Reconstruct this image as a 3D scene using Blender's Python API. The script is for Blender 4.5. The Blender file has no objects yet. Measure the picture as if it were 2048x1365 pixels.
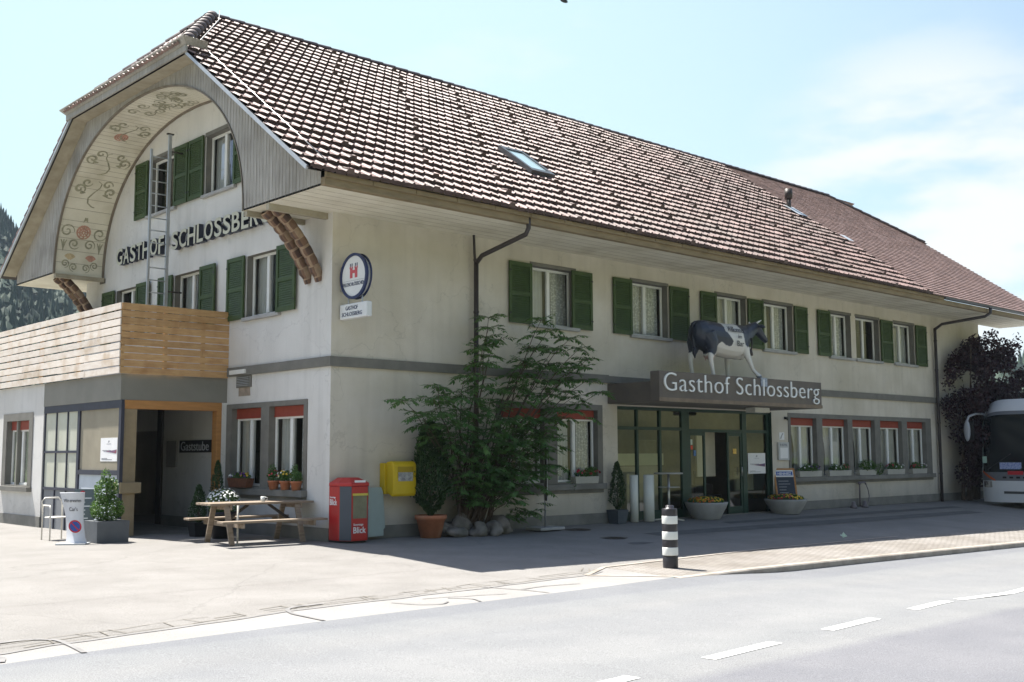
import bpy, math, random
from mathutils import Vector, Matrix, noise as mnoise
R=math.radians
SC=bpy.context.scene
COL=SC.collection
rnd=random.Random(7)
# ---------------- camera, sky, sun, exposure ----------------
cd=bpy.data.cameras.new('camera'); cam=bpy.data.objects.new('camera',cd); COL.objects.link(cam)
cd.sensor_width=36; cd.lens=38.485; cd.clip_end=6000; cd.clip_start=.1
yaw,pit,rol=R(42.8994),R(5.936),R(-.231)
d=Vector((math.sin(yaw)*math.cos(pit),math.cos(yaw)*math.cos(pit),math.sin(pit)))
r=Vector((math.cos(yaw),-math.sin(yaw),0)); u=r.cross(d)
r2=r*math.cos(rol)+u*math.sin(rol); u2=-r*math.sin(rol)+u*math.cos(rol)
m=Matrix((r2,u2,-d)).transposed().to_4x4(); m.translation=Vector((-11.602,-17.55,1.6))
cam.matrix_world=m; SC.camera=cam
SUN_AZ,SUN_EL=-14.,62.3
W=bpy.data.worlds.new('World'); SC.world=W; W.use_nodes=True
nt=W.node_tree; N=nt.nodes; L=nt.links; N.clear()
out=N.new('ShaderNodeOutputWorld'); bg=N.new('ShaderNodeBackground'); sky=N.new('ShaderNodeTexSky')
sky.sky_type='NISHITA'; sky.sun_disc=False; sky.sun_elevation=R(SUN_EL); sky.sun_rotation=R(SUN_AZ%360)
sky.air_density=1.0; sky.dust_density=2.2; sky.ozone_density=1.0; sky.altitude=500
bg.inputs[1].default_value=.075
tc=N.new('ShaderNodeTexCoord'); mp=N.new('ShaderNodeMapping'); mp.inputs['Scale'].default_value=(1.5,1.5,4.5)
mp.inputs['Location'].default_value=(3.1,.35,.9)
nz=N.new('ShaderNodeTexNoise'); nz.inputs['Scale'].default_value=1.3; nz.inputs['Detail'].default_value=7; nz.inputs['Roughness'].default_value=.52
rp=N.new('ShaderNodeValToRGB'); rp.color_ramp.elements[0].position=.60; rp.color_ramp.elements[1].position=.80
mx=N.new('ShaderNodeMix'); mx.data_type='RGBA'; mx.inputs[7].default_value=(7.5,7.7,7.9,1)
L.new(tc.outputs['Generated'],mp.inputs[0]); L.new(mp.outputs[0],nz.inputs[0]); L.new(nz.outputs[0],rp.inputs[0])

cdp=N.new('ShaderNodeVectorMath'); cdp.operation='DOT_PRODUCT'; cdp.inputs[1].default_value=(.880,.430,.203); L.new(tc.outputs['Generated'],cdp.inputs[0])
cr_=N.new('ShaderNodeMapRange'); cr_.interpolation_type='SMOOTHSTEP'; cr_.inputs[1].default_value=.984; cr_.inputs[2].default_value=.9985; cr_.inputs[3].default_value=0; cr_.inputs[4].default_value=1; L.new(cdp.outputs['Value'],cr_.inputs[0])
n5=N.new('ShaderNodeTexNoise'); n5.inputs['Scale'].default_value=5; n5.inputs['Detail'].default_value=8; n5.inputs['Roughness'].default_value=.5; L.new(mp.outputs[0],n5.inputs[0]); r5=N.new('ShaderNodeMapRange'); r5.interpolation_type='SMOOTHSTEP'; r5.inputs[1].default_value=.34; r5.inputs[2].default_value=.62; L.new(n5.outputs[0],r5.inputs[0])
cm_=N.new('ShaderNodeMath'); cm_.operation='MULTIPLY'; L.new(cr_.outputs[0],cm_.inputs[0]); L.new(r5.outputs[0],cm_.inputs[1]); cx_=N.new('ShaderNodeMath'); cx_.operation='MAXIMUM'; L.new(cm_.outputs[0],cx_.inputs[0]); L.new(rp.outputs[0],cx_.inputs[1])
L.new(cx_.outputs[0],mx.inputs[0]); L.new(sky.outputs[0],mx.inputs[6]); 
dp_=N.new('ShaderNodeVectorMath'); dp_.operation='DOT_PRODUCT'; dp_.inputs[1].default_value=Vector((.45,.85,.25)).normalized(); L.new(tc.outputs['Generated'],dp_.inputs[0])
vr=N.new('ShaderNodeMapRange'); vr.inputs[1].default_value=.62; vr.inputs[2].default_value=1; vr.inputs[3].default_value=0; vr.inputs[4].default_value=1.0; L.new(dp_.outputs['Value'],vr.inputs[0])
m4=N.new('ShaderNodeMix'); m4.data_type='RGBA'; L.new(vr.outputs[0],m4.inputs[0]); L.new(sky.outputs[0],m4.inputs[6]); m4.inputs[7].default_value=(3.55,4.75,5.1,1)
L.new(m4.outputs[2],mx.inputs[6]); mx.inputs[7].default_value=(4.7,4.85,4.85,1); L.new(mx.outputs[2],bg.inputs[0]); L.new(bg.outputs[0],out.inputs[0])
sl=bpy.data.lights.new('sun','SUN'); sl.energy=4.6; sl.angle=R(.5); sl.color=(1,.955,.89)
so=bpy.data.objects.new('sun',sl); COL.objects.link(so)
a,e=R(SUN_AZ),R(SUN_EL)
sv=Vector((math.sin(a)*math.cos(e),math.cos(a)*math.cos(e),math.sin(e)))
so.rotation_euler=sv.to_track_quat('Z','Y').to_euler(); so.location=(0,0,40)
SC.view_settings.view_transform='Standard'; SC.view_settings.look='None'; SC.view_settings.exposure=1.5; SC.view_settings.gamma=1
SC.cycles.max_bounces=8; SC.cycles.transparent_max_bounces=12
# ---------------- helpers ----------------
def tag(o,label=None,cat=None,group=None,kind=None):
    if label: o['label']=label
    if cat: o['category']=cat
    if group: o['group']=group
    if kind: o['kind']=kind
    return o
def wloc(o):
    v=Vector((0,0,0))
    while o is not None: v=v+o.location; o=o.parent
    return v
def thing(name,label,cat,loc=(0,0,0),group=None):
    o=bpy.data.objects.new(name,None); COL.objects.link(o); o.location=loc; o.empty_display_size=.2
    return tag(o,label,cat,group)
class MB:
    def __init__(s,T=None): s.v=[];s.f=[];s.m=[];s.T=T;s.mi=0;s.sm=[];s.smooth=False
    def av(s,p):
        p=tuple(p)
        if s.T: p=s.T(*p)
        s.v.append(tuple(p)); return len(s.v)-1
    def face(s,idx): s.f.append(tuple(idx)); s.m.append(s.mi); s.sm.append(s.smooth)
    def poly(s,pts): s.face([s.av(p) for p in pts])
    def box(s,a,b):
        x0,y0,z0=a;x1,y1,z1=b
        i=[s.av(p) for p in ((x0,y0,z0),(x1,y0,z0),(x1,y1,z0),(x0,y1,z0),(x0,y0,z1),(x1,y0,z1),(x1,y1,z1),(x0,y1,z1))]
        for q in ((0,3,2,1),(4,5,6,7),(0,1,5,4),(1,2,6,5),(2,3,7,6),(3,0,4,7)): s.face([i[k] for k in q])
    def obox(s,c,hx,hy,hz):   # centre, half vectors
        c,hx,hy,hz=map(Vector,(c,hx,hy,hz)); i=[]
        for (a,b,k) in ((-1,-1,-1),(1,-1,-1),(1,1,-1),(-1,1,-1),(-1,-1,1),(1,-1,1),(1,1,1),(-1,1,1)): i.append(s.av(c+hx*a+hy*b+hz*k))
        for q in ((0,3,2,1),(4,5,6,7),(0,1,5,4),(1,2,6,5),(2,3,7,6),(3,0,4,7)): s.face([i[k] for k in q])
    def bar(s,p,q,w,h,up=(0,0,1)):
        p,q=Vector(p),Vector(q); d=(q-p); n=d.normalized(); up=Vector(up)
        if abs(n.dot(up))>.98: up=Vector((1,0,0))
        a=n.cross(up).normalized(); b=a.cross(n); s.obox((p+q)/2,d/2,a*w/2,b*h/2)
    def prism(s,pts,off):    # polygon extruded by vector
        off=Vector(off); i=[s.av(Vector(p)) for p in pts]; j=[s.av(Vector(p)+off) for p in pts]; n=len(pts)
        s.face(i[::-1]); s.face(j)
        for k in range(n): s.face((i[k],i[(k+1)%n],j[(k+1)%n],j[k]))
    def tube(s,path,r,n=8,cap=True):
        path=[Vector(p) for p in path]; rs=r if isinstance(r,(list,tuple)) else [r]*len(path); rings=[]
        o=s.smooth; s.smooth=True
        ref=Vector((0,0,1))
        for k,p in enumerate(path):
            t=(path[min(k+1,len(path)-1)]-path[max(k-1,0)]).normalized()
            if abs(t.dot(ref))>.95: ref=Vector((1,0,0)) if abs(t.x)<.9 else Vector((0,1,0))
            a=t.cross(ref).normalized(); b=t.cross(a)
            rings.append([s.av(p+a*math.cos(6.28318*q/n)*rs[k]+b*math.sin(6.28318*q/n)*rs[k]) for q in range(n)])
        for A,B in zip(rings,rings[1:]):
            for q in range(n): s.face((A[q],A[(q+1)%n],B[(q+1)%n],B[q]))
        s.smooth=False
        if cap: s.face(rings[0][::-1]); s.face(rings[-1])
        s.smooth=o
    def lathe(s,c,prof,n=20,cap=True,sx=1,sy=1):
        o=s.smooth; s.smooth=True; rings=[]
        for (r,z) in prof: rings.append([s.av((c[0]+sx*r*math.cos(6.28318*q/n),c[1]+sy*r*math.sin(6.28318*q/n),c[2]+z)) for q in range(n)])
        for A,B in zip(rings,rings[1:]):
            for q in range(n): s.face((A[q],A[(q+1)%n],B[(q+1)%n],B[q]))
        s.smooth=False
        if cap: s.face(rings[0][::-1]); s.face(rings[-1])
        s.smooth=o
    def blob(s,c,rx,ry,rz,n=8,k=5,jit=0,rr=None):
        o=s.smooth; s.smooth=True; rings=[]
        for a in range(1,k):
            th=math.pi*a/k; rings.append([s.av((c[0]+rx*math.sin(th)*math.cos(6.28318*q/n)*(1+(rr.uniform(-jit,jit) if rr else 0)),c[1]+ry*math.sin(th)*math.sin(6.28318*q/n)*(1+(rr.uniform(-jit,jit) if rr else 0)),c[2]+rz*math.cos(th)*(1+(rr.uniform(-jit,jit) if rr else 0)))) for q in range(n)])
        t=s.av((c[0],c[1],c[2]+rz)); b=s.av((c[0],c[1],c[2]-rz))
        for q in range(n): s.face((t,rings[0][q],rings[0][(q+1)%n])); s.face((b,rings[-1][(q+1)%n],rings[-1][q]))
        for A,B in zip(rings,rings[1:]):
            for q in range(n): s.face((A[q],B[q],B[(q+1)%n],A[(q+1)%n]))
        s.smooth=o
    def leaf(s,c,l,w,rr,up=None):
        d=Vector((rr.gauss(0,1),rr.gauss(0,1),rr.gauss(0,1))); 
        if up is not None: d=d*up[1]+Vector(up[0])
        d.normalize(); a=d.cross(Vector((rr.gauss(0,1),rr.gauss(0,1),rr.gauss(0,1)))).normalized()
        c=Vector(c); s.face([s.av(c-d*l*.5),s.av(c+a*w*.5),s.av(c+d*l*.5),s.av(c-a*w*.5)])
    def build(s,name,mat,parent=None,bevel=0,cols=None):
        o=wloc(parent) if parent else Vector((0,0,0))
        me=bpy.data.meshes.new(name); me.from_pydata([(v[0]-o.x,v[1]-o.y,v[2]-o.z) for v in s.v],[],s.f)
        mats=mat if isinstance(mat,(list,tuple)) else [mat]
        for k in mats: me.materials.append(k)
        me.polygons.foreach_set('material_index',s.m); me.polygons.foreach_set('use_smooth',s.sm); me.update()
        ob=bpy.data.objects.new(name,me); COL.objects.link(ob)
        if parent: ob.parent=parent
        if bevel:
            b=ob.modifiers.new('bevel','BEVEL'); b.width=bevel; b.segments=2; b.limit_method='ANGLE'
        return ob
def copy_tree(o,parent=None):
    c=o.copy(); COL.objects.link(c); c.parent=parent
    for ch in list(o.children): copy_tree(ch,c)
    return c
MATS={}
def M(name,col,rough=.7,var=.15,scale=4,bump=0,bscale=60,metal=0,spec=.4,col2=None,st=(1,1,1),c3=None,s3=.6,f3=.5,detail=5,trans=0,coat=0):
    if name in MATS: return MATS[name]
    mt=bpy.data.materials.new(name); mt.use_nodes=True; nt=mt.node_tree; N=nt.nodes; L=nt.links; b=N['Principled BSDF']
    b.inputs['Roughness'].default_value=rough; b.inputs['Metallic'].default_value=metal; b.inputs['Specular IOR Level'].default_value=spec
    if coat: b.inputs['Coat Weight'].default_value=coat; b.inputs['Coat Roughness'].default_value=.08
    tc=N.new('ShaderNodeTexCoord'); mp=N.new('ShaderNodeMapping'); mp.inputs['Scale'].default_value=st; L.new(tc.outputs['Object'],mp.inputs[0])
    if var or col2:
        nz=N.new('ShaderNodeTexNoise'); nz.inputs['Scale'].default_value=scale; nz.inputs['Detail'].default_value=detail; nz.inputs['Roughness'].default_value=.62
        L.new(mp.outputs[0],nz.inputs[0])
        rp=N.new('ShaderNodeValToRGB'); rp.color_ramp.elements[0].position=.32; rp.color_ramp.elements[1].position=.68
        c2=col2 or tuple(min(1,c*(1+var)) for c in col); c1=col if col2 else tuple(c*(1-var) for c in col)
        rp.color_ramp.elements[0].color=(*c1,1); rp.color_ramp.elements[1].color=(*c2,1)
        L.new(nz.outputs[0],rp.inputs[0]); last=rp.outputs[0]
        if c3:
            n3=N.new('ShaderNodeTexNoise'); n3.inputs['Scale'].default_value=s3; n3.inputs['Detail'].default_value=6; L.new(tc.outputs['Object'],n3.inputs[0])
            r3=N.new('ShaderNodeValToRGB'); r3.color_ramp.elements[0].position=.48; r3.color_ramp.elements[1].position=.72
            r3.color_ramp.elements[0].color=(0,0,0,1); r3.color_ramp.elements[1].color=(f3,f3,f3,1); L.new(n3.outputs[0],r3.inputs[0])
            mx=N.new('ShaderNodeMix'); mx.data_type='RGBA'; L.new(r3.outputs[0],mx.inputs[0]); L.new(last,mx.inputs[6]); mx.inputs[7].default_value=(*c3,1); last=mx.outputs[2]
        L.new(last,b.inputs['Base Color'])
    else: b.inputs['Base Color'].default_value=(*col,1)
    if bump:
        nb=N.new('ShaderNodeTexNoise'); nb.inputs['Scale'].default_value=bscale; nb.inputs['Detail'].default_value=4; L.new(mp.outputs[0],nb.inputs[0])
        bp=N.new('ShaderNodeBump'); bp.inputs['Strength'].default_value=bump; bp.inputs['Distance'].default_value=.02; L.new(nb.outputs[0],bp.inputs['Height']); L.new(bp.outputs[0],b.inputs['Normal'])
    if trans:
        tr=N.new('ShaderNodeBsdfTranslucent'); ms=N.new('ShaderNodeMixShader'); ms.inputs[0].default_value=trans
        if var or col2: L.new(last,tr.inputs[0])
        else: tr.inputs[0].default_value=(*col,1)
        L.new(b.outputs[0],ms.inputs[1]); L.new(tr.outputs[0],ms.inputs[2]); L.new(ms.outputs[0],N['Material Output'].inputs[0])
    MATS[name]=mt; return mt
def glassmat(name,tint=(1,1,1),refl=1.0,rough=.02):
    mt=bpy.data.materials.new(name); mt.use_nodes=True; nt=mt.node_tree; N=nt.nodes; L=nt.links; N.remove(N['Principled BSDF'])
    t=N.new('ShaderNodeBsdfTransparent'); t.inputs[0].default_value=(*tint,1); g=N.new('ShaderNodeBsdfGlossy'); g.inputs['Roughness'].default_value=rough
    f=N.new('ShaderNodeFresnel'); f.inputs[0].default_value=1.5; mul=N.new('ShaderNodeMath'); mul.operation='MULTIPLY'; mul.inputs[1].default_value=1.9*refl; mul.use_clamp=True
    ms=N.new('ShaderNodeMixShader'); L.new(f.outputs[0],mul.inputs[0]); L.new(mul.outputs[0],ms.inputs[0]); L.new(t.outputs[0],ms.inputs[1]); L.new(g.outputs[0],ms.inputs[2]); L.new(ms.outputs[0],N['Material Output'].inputs[0])
    return mt
def sheer(name,col,alpha):
    mt=bpy.data.materials.new(name); mt.use_nodes=True; nt=mt.node_tree; N=nt.nodes; L=nt.links; b=N['Principled BSDF']
    b.inputs['Base Color'].default_value=(*col,1); b.inputs['Roughness'].default_value=.9
    tc=N.new('ShaderNodeTexCoord'); v=N.new('ShaderNodeTexVoronoi'); v.inputs['Scale'].default_value=22; L.new(tc.outputs['Object'],v.inputs[0])
    mr=N.new('ShaderNodeMapRange'); mr.inputs[1].default_value=.1; mr.inputs[2].default_value=.6; mr.inputs[3].default_value=alpha+.2; mr.inputs[4].default_value=alpha-.2
    L.new(v.outputs[0],mr.inputs[0]); L.new(mr.outputs[0],b.inputs['Alpha']); return mt
def textmesh(body,mat,parent,name,mtx,size=1,extr=.01,off=0,spacing=1,align='LEFT',width=None,height=None,shear=0):
    cu=bpy.data.curves.new('t','FONT'); cu.body=body; cu.size=1; cu.offset=off; cu.space_character=spacing; cu.align_x='LEFT'; cu.shear=shear; cu.resolution_u=6
    tmp=bpy.data.objects.new('t',cu); COL.objects.link(tmp); bpy.context.view_layer.update()
    dg=bpy.context.evaluated_depsgraph_get(); me=bpy.data.meshes.new_from_object(tmp.evaluated_get(dg)); bpy.data.objects.remove(tmp)
    xs=[v.co.x for v in me.vertices]; ys=[v.co.y for v in me.vertices]
    if not xs: return None
    x0,x1,y0,y1=min(xs),max(xs),min(ys),max(ys)
    sx=(width/(x1-x0)) if width else size; sy=(height/(y1-y0)) if height else size
    o=wloc(parent) if parent else Vector((0,0,0))
    mb=MB(); mb.v=[]; 
    base=[((v.co.x-x0)*sx,(v.co.y-y0)*sy) for v in me.vertices]
    if align=='CENTER': 
        w=(x1-x0)*sx; base=[(a-w/2,b) for a,b in base]
    n=len(base)
    for (a,b) in base: mb.v.append(tuple(mtx@Vector((a,b,extr))))
    for (a,b) in base: mb.v.append(tuple(mtx@Vector((a,b,0))))
    ec={}
    for p in me.polygons:
        vs=list(p.vertices); mb.face(vs)
        for k in range(len(vs)):
            e=(vs[k],vs[(k+1)%len(vs)]); ec[e]=1
    for (a,b) in list(ec):
        if (b,a) not in ec: mb.face((a,a+n,b+n,b))
    bpy.data.meshes.remove(me)
    return mb.build(name,mat,parent)
# wall frames: (u along wall left to right seen from outside, d outward, z)
def TF(u,d,z): return (u,-d,z)
def TG(u,d,z): return (-d,-u,z)      # u=-y
def TX(u,d,z): return (-2.35-d,-u,z)
def fm(T,u,d,z,ang=0):               # matrix placing text on a wall: local x along wall, y up, z outward
    o=Vector(T(u,d,z)); ux=(Vector(T(u+1,d,z))-o); nx=(Vector(T(u,d+1,z))-o); 
    mm=Matrix((ux,Vector((0,0,1)),nx)).transposed().to_4x4(); mm.translation=o
    return mm@Matrix.Rotation(ang,4,'Z')
def G(x,y):
    if y>=0: return 0.
    return min(0.,max(y,-8.)*(.0233+.00286*min(x,60)))
def sst(a,b,x):
    t=max(0,min(1,(x-a)/(b-a))); return t*t*(3-2*t)
# ---------------- materials ----------------
plaster=M('plaster',(.56,.515,.43),.9,scale=1.1,col2=(.64,.60,.52),bump=.35,bscale=55,c3=(.40,.37,.28),s3=.45,f3=.55)
plaster_g=M('plaster_gable_skylit',(.62,.61,.58),.9,scale=1.1,col2=(.68,.67,.64),bump=.35,bscale=55,c3=(.50,.48,.43),s3=.5,f3=.4)  # paler copy of the facade plaster, sky brightness put into the colour
trim=M('trim_grey',(.17,.165,.145),.85,scale=3,var=.14,bump=.2)
plinthm=M('plinth_grey',(.20,.195,.175),.9,scale=2,var=.16,bump=.3,c3=(.10,.10,.085),s3=1.2,f3=.5)
greenp=M('shutter_green',(.042,.074,.021),.55,var=.16,scale=6)
whitep=M('white_paint',(.74,.75,.72),.45,var=.05)
redb=M('red_blind',(.27,.05,.028),.6,var=.1,scale=8)
glass=glassmat('window_glass',(.9,.92,.9)); glassd=glassmat('door_glass',(.75,.8,.74),1.1)
lace=sheer('lace',(.92,.92,.90),.84); curtainm=M('curtain',(.88,.88,.86),.9,var=.05,trans=.2)
dark=M('interior_dark',(.05,.045,.04),.9,var=.2)
inner=M('interior_wall',(.22,.2,.17),.9,var=.1)
siding=M('siding_wood',(.30,.285,.25),.85,scale=3.2,col2=(.45,.43,.39),st=(6,6,.5),bump=.3,c3=(.13,.115,.09),s3=.9,f3=.5)
bargem=M('barge_board',(.30,.265,.19),.8,scale=3,col2=(.42,.38,.29),c3=(.22,.19,.13),s3=1.3,f3=.6)
cream=M('cream_board',(.68,.65,.53),.75,scale=2.5,col2=(.76,.73,.62),st=(1,1,1),c3=(.38,.34,.24),s3=1.1,f3=.4)
fasciam=M('fascia_brown',(.20,.155,.09),.8,scale=2,col2=(.30,.235,.14),st=(1,1,4))
dkbrown=M('dark_brown',(.045,.036,.03),.5,var=.2)
zinc=M('zinc',(.42,.45,.47),.45,var=.1,metal=.3)
steel=M('steel',(.55,.56,.57),.35,var=.08,metal=.8)
concrete=M('concrete',(.36,.36,.35),.85,var=.12,bump=.2)
terra=M('terracotta',(.42,.16,.08),.8,var=.15,scale=5,c3=(.5,.36,.26),s3=3,f3=.35)
woodp=M('new_wood_orange',(.43,.25,.11),.6,scale=2.4,col2=(.56,.36,.175),st=(1.2,1.2,9),c3=(.30,.14,.045),s3=3.2,f3=.55)
woodn=M('new_wood_sunlit',(.70,.61,.52),.6,scale=2.4,col2=(.80,.73,.65),st=(1.2,1.2,9),c3=(.45,.31,.17),s3=2.2,f3=.6)  # side boards of the terrace screen, sunshine put into the wood colour
leafg=M('leaf_green',(.045,.12,.028),.5,scale=2.6,col2=(.14,.26,.07),trans=.35)
leafy=M('leaf_dark',(.018,.045,.014),.55,scale=7,col2=(.05,.10,.028),trans=.2)
leafb=M('leaf_bright',(.05,.11,.02),.5,scale=6,col2=(.11,.21,.04),trans=.3)
leafp=M('leaf_purple',(.020,.008,.012),.5,scale=4,col2=(.055,.020,.026),trans=.3)
bark=M('bark',(.10,.075,.055),.9,var=.25,scale=8)
blackm=M('black',(.012,.012,.013),.4,var=0)
whitem=M('white_matt',(.8,.8,.8),.6,var=.03)

def weather(mt):     # rain streaks, splash dirt low down, fine cracks
    nt=mt.node_tree;N=nt.nodes;L=nt.links;b=N['Principled BSDF']; src=b.inputs['Base Color'].links[0].from_socket
    tc=N.new('ShaderNodeTexCoord'); mp=N.new('ShaderNodeMapping'); mp.inputs['Scale'].default_value=(2.6,2.6,.22); nz=N.new('ShaderNodeTexNoise'); nz.inputs['Scale'].default_value=1.6; nz.inputs['Detail'].default_value=7
    L.new(tc.outputs['Object'],mp.inputs[0]); L.new(mp.outputs[0],nz.inputs[0]); r=N.new('ShaderNodeMapRange'); r.inputs[1].default_value=.5; r.inputs[2].default_value=.78; r.inputs[3].default_value=1; r.inputs[4].default_value=.88; L.new(nz.outputs[0],r.inputs[0])
    sp=N.new('ShaderNodeSeparateXYZ'); L.new(tc.outputs['Object'],sp.inputs[0]); n2=N.new('ShaderNodeTexNoise'); n2.inputs['Scale'].default_value=2.2; n2.inputs['Detail'].default_value=7; L.new(tc.outputs['Object'],n2.inputs[0])
    ad=N.new('ShaderNodeMath'); ad.operation='MULTIPLY_ADD'; ad.inputs[1].default_value=-1.1; L.new(n2.outputs[0],ad.inputs[0]); L.new(sp.outputs[2],ad.inputs[2]); r2=N.new('ShaderNodeMapRange'); r2.inputs[1].default_value=-.35; r2.inputs[2].default_value=.25; r2.inputs[3].default_value=.74; r2.inputs[4].default_value=1; L.new(ad.outputs[0],r2.inputs[0])
    vo=N.new('ShaderNodeTexVoronoi'); vo.feature='DISTANCE_TO_EDGE'; vo.inputs['Scale'].default_value=.45; av=N.new('ShaderNodeVectorMath'); av.operation='MULTIPLY_ADD'; av.inputs[1].default_value=(.9,.9,.9); L.new(n2.outputs['Color'],av.inputs[0]); L.new(tc.outputs['Object'],av.inputs[2]); L.new(av.outputs[0],vo.inputs[0]); r3=N.new('ShaderNodeMapRange'); r3.inputs[1].default_value=.0; r3.inputs[2].default_value=.006; r3.inputs[3].default_value=.84; r3.inputs[4].default_value=1; L.new(vo.outputs[0],r3.inputs[0])
    m=N.new('ShaderNodeMath'); m.operation='MULTIPLY'; L.new(r.outputs[0],m.inputs[0]); L.new(r2.outputs[0],m.inputs[1]); m2=N.new('ShaderNodeMath'); m2.operation='MULTIPLY'; L.new(m.outputs[0],m2.inputs[0]); L.new(r3.outputs[0],m2.inputs[1])
    v=N.new('ShaderNodeVectorMath'); v.operation='SCALE'; L.new(src,v.inputs[0]); L.new(m2.outputs[0],v.inputs['Scale']); L.new(v.outputs[0],b.inputs['Base Color'])
weather(plaster); weather(plaster_g)
# ================= GROUND =================
def sheet(name,xs,ylo,yhi,ny,zf,mat,label=None):
    mb=MB(); cols=[]
    for x in xs:
        a,b=ylo(x),yhi(x); cols.append([mb.av((x,a+(b-a)*k/ny,zf(x,a+(b-a)*k/ny))) for k in range(ny+1)])
    mb.smooth=True
    for A,B in zip(cols,cols[1:]):
        for k in range(ny): mb.face((A[k],B[k],B[k+1],A[k+1]))
    o=mb.build(name,mat); tag(o,kind='structure'); return o
def lerp(pts):
    def f(x):
        if x<=pts[0][0]: p,q=pts[0],pts[1]
        elif x>=pts[-1][0]: p,q=pts[-2],pts[-1]
        else:
            for p,q in zip(pts,pts[1:]):
                if p[0]<=x<=q[0]: break
        return p[1]+(q[1]-p[1])*(x-p[0])/(q[0]-p[0])
    return f
YR=lerp([(-60,-12.8),(-8.6,-8.48),(-5.6,-7.99),(-.64,-7.46),(1.2,-7.22),(3.5,-6.98),(6.8,-6.86),(14.7,-6.74),(60,-6.2)])
YT=lerp([(-60,-12.2),(-8.47,-8.0),(-5.05,-7.1),(.57,-6.35),(1.2,-5.78),(6.2,-5.2),(60,-4.6)])
def kh(x): return .10*sst(1.3,4.6,x)
def groundmat(name,c1,c2,c3,f3,fine,rough=.9,bands=None,crack=None,ymark=None):
    mt=M(name,c1,rough,scale=1.1,col2=c2,bump=.5,bscale=130,c3=c3,s3=.35,f3=f3,spec=.25)
    nt=mt.node_tree;N=nt.nodes;L=nt.links;b=N['Principled BSDF']; src=b.inputs['Base Color'].links[0].from_socket
    tc=N.new('ShaderNodeTexCoord'); nf=N.new('ShaderNodeTexNoise'); nf.inputs['Scale'].default_value=90; nf.inputs['Detail'].default_value=3; L.new(tc.outputs['Object'],nf.inputs[0])
    mr=N.new('ShaderNodeMapRange'); mr.inputs[1].default_value=.3; mr.inputs[2].default_value=.7; mr.inputs[3].default_value=1-fine; mr.inputs[4].default_value=1+fine; L.new(nf.outputs[0],mr.inputs[0])
    mx=N.new('ShaderNodeVectorMath'); mx.operation='SCALE'; L.new(src,mx.inputs[0]); L.new(mr.outputs[0],mx.inputs['Scale']); last=mx.outputs[0]
    if bands:   # wear along the lanes
        sp=N.new('ShaderNodeSeparateXYZ'); L.new(tc.outputs['Object'],sp.inputs[0]); ad=N.new('ShaderNodeMath'); ad.operation='MULTIPLY_ADD'; ad.inputs[1].default_value=-.06; L.new(sp.outputs[0],ad.inputs[0]); L.new(sp.outputs[1],ad.inputs[2])
        cr=N.new('ShaderNodeMapRange'); cr.inputs[1].default_value=-14; cr.inputs[2].default_value=-7; L.new(ad.outputs[0],cr.inputs[0])
        rr=N.new('ShaderNodeValToRGB'); el=rr.color_ramp.elements; el[0].position=0; el[0].color=(.82,.81,.84,1); el[1].position=1; el[1].color=(.86,.87,.88,1)
        for p,c in ((.27,(.82,.81,.84)),(.30,(1.04,1.03,1.0)),(.37,(1.0,1.0,.98)),(.47,(1.08,1.07,1.04)),(.66,(.98,.98,.97)),(.72,(1.04,1.03,1.0)),(.83,(.97,.98,.97)),(.85,(.86,.87,.89))):
            k=el.new(p); k.color=(*c,1)
        L.new(cr.outputs[0],rr.inputs[0]); m2=N.new('ShaderNodeMix'); m2.data_type='RGBA'; m2.blend_type='MULTIPLY'; m2.inputs[0].default_value=1; L.new(last,m2.inputs[6]); L.new(rr.outputs[0],m2.inputs[7]); last=m2.outputs[2]
    if crack:
        vo=N.new('ShaderNodeTexVoronoi'); vo.feature='DISTANCE_TO_EDGE'; vo.inputs['Scale'].default_value=crack[0]
        nd=N.new('ShaderNodeTexNoise'); nd.inputs['Scale'].default_value=1.5; L.new(tc.outputs['Object'],nd.inputs[0]); av=N.new('ShaderNodeVectorMath'); av.operation='MULTIPLY_ADD'; av.inputs[1].default_value=(.6,.6,.6); L.new(nd.outputs['Color'],av.inputs[0]); L.new(tc.outputs['Object'],av.inputs[2]); L.new(av.outputs[0],vo.inputs[0])
        cm=N.new('ShaderNodeMapRange'); cm.inputs[1].default_value=crack[1]; cm.inputs[2].default_value=crack[1]*2.2; cm.inputs[3].default_value=crack[2]; cm.inputs[4].default_value=1; L.new(vo.outputs[0],cm.inputs[0])
        m3=N.new('ShaderNodeVectorMath'); m3.operation='SCALE'; L.new(last,m3.inputs[0]); L.new(cm.outputs[0],m3.inputs['Scale']); last=m3.outputs[0]
    L.new(last,b.inputs['Base Color']); return mt
asph=groundmat('forecourt_asphalt',(.205,.196,.182),(.25,.24,.225),(.165,.16,.15),.4,.26,crack=(.2,.0025,.9))
roadm=groundmat('road_asphalt',(.185,.19,.197),(.215,.219,.222),(.175,.18,.188),.4,.3,bands=1)
stripm=groundmat('concrete_strip',(.255,.245,.232),(.305,.295,.28),(.21,.203,.192),.35,.2,crack=None)
xs=[-60,-45,-32,-24]+[-20+.5*k for k in range(101)]+[34,40,50,60]
sheet('parking_forecourt',xs,YT,lambda x:40,60,lambda x,y:G(x,y),asph)
sheet('concrete_strip',[x for x in xs if x<=1.2]+[1.2],YR,YT,4,lambda x,y:G(x,y),stripm)
sheet('road',xs,lambda x:-26,lambda x:YR(x)-(.14 if x>1.2 else 0),40,lambda x,y:G(x,y)-kh(x),roadm)
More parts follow.
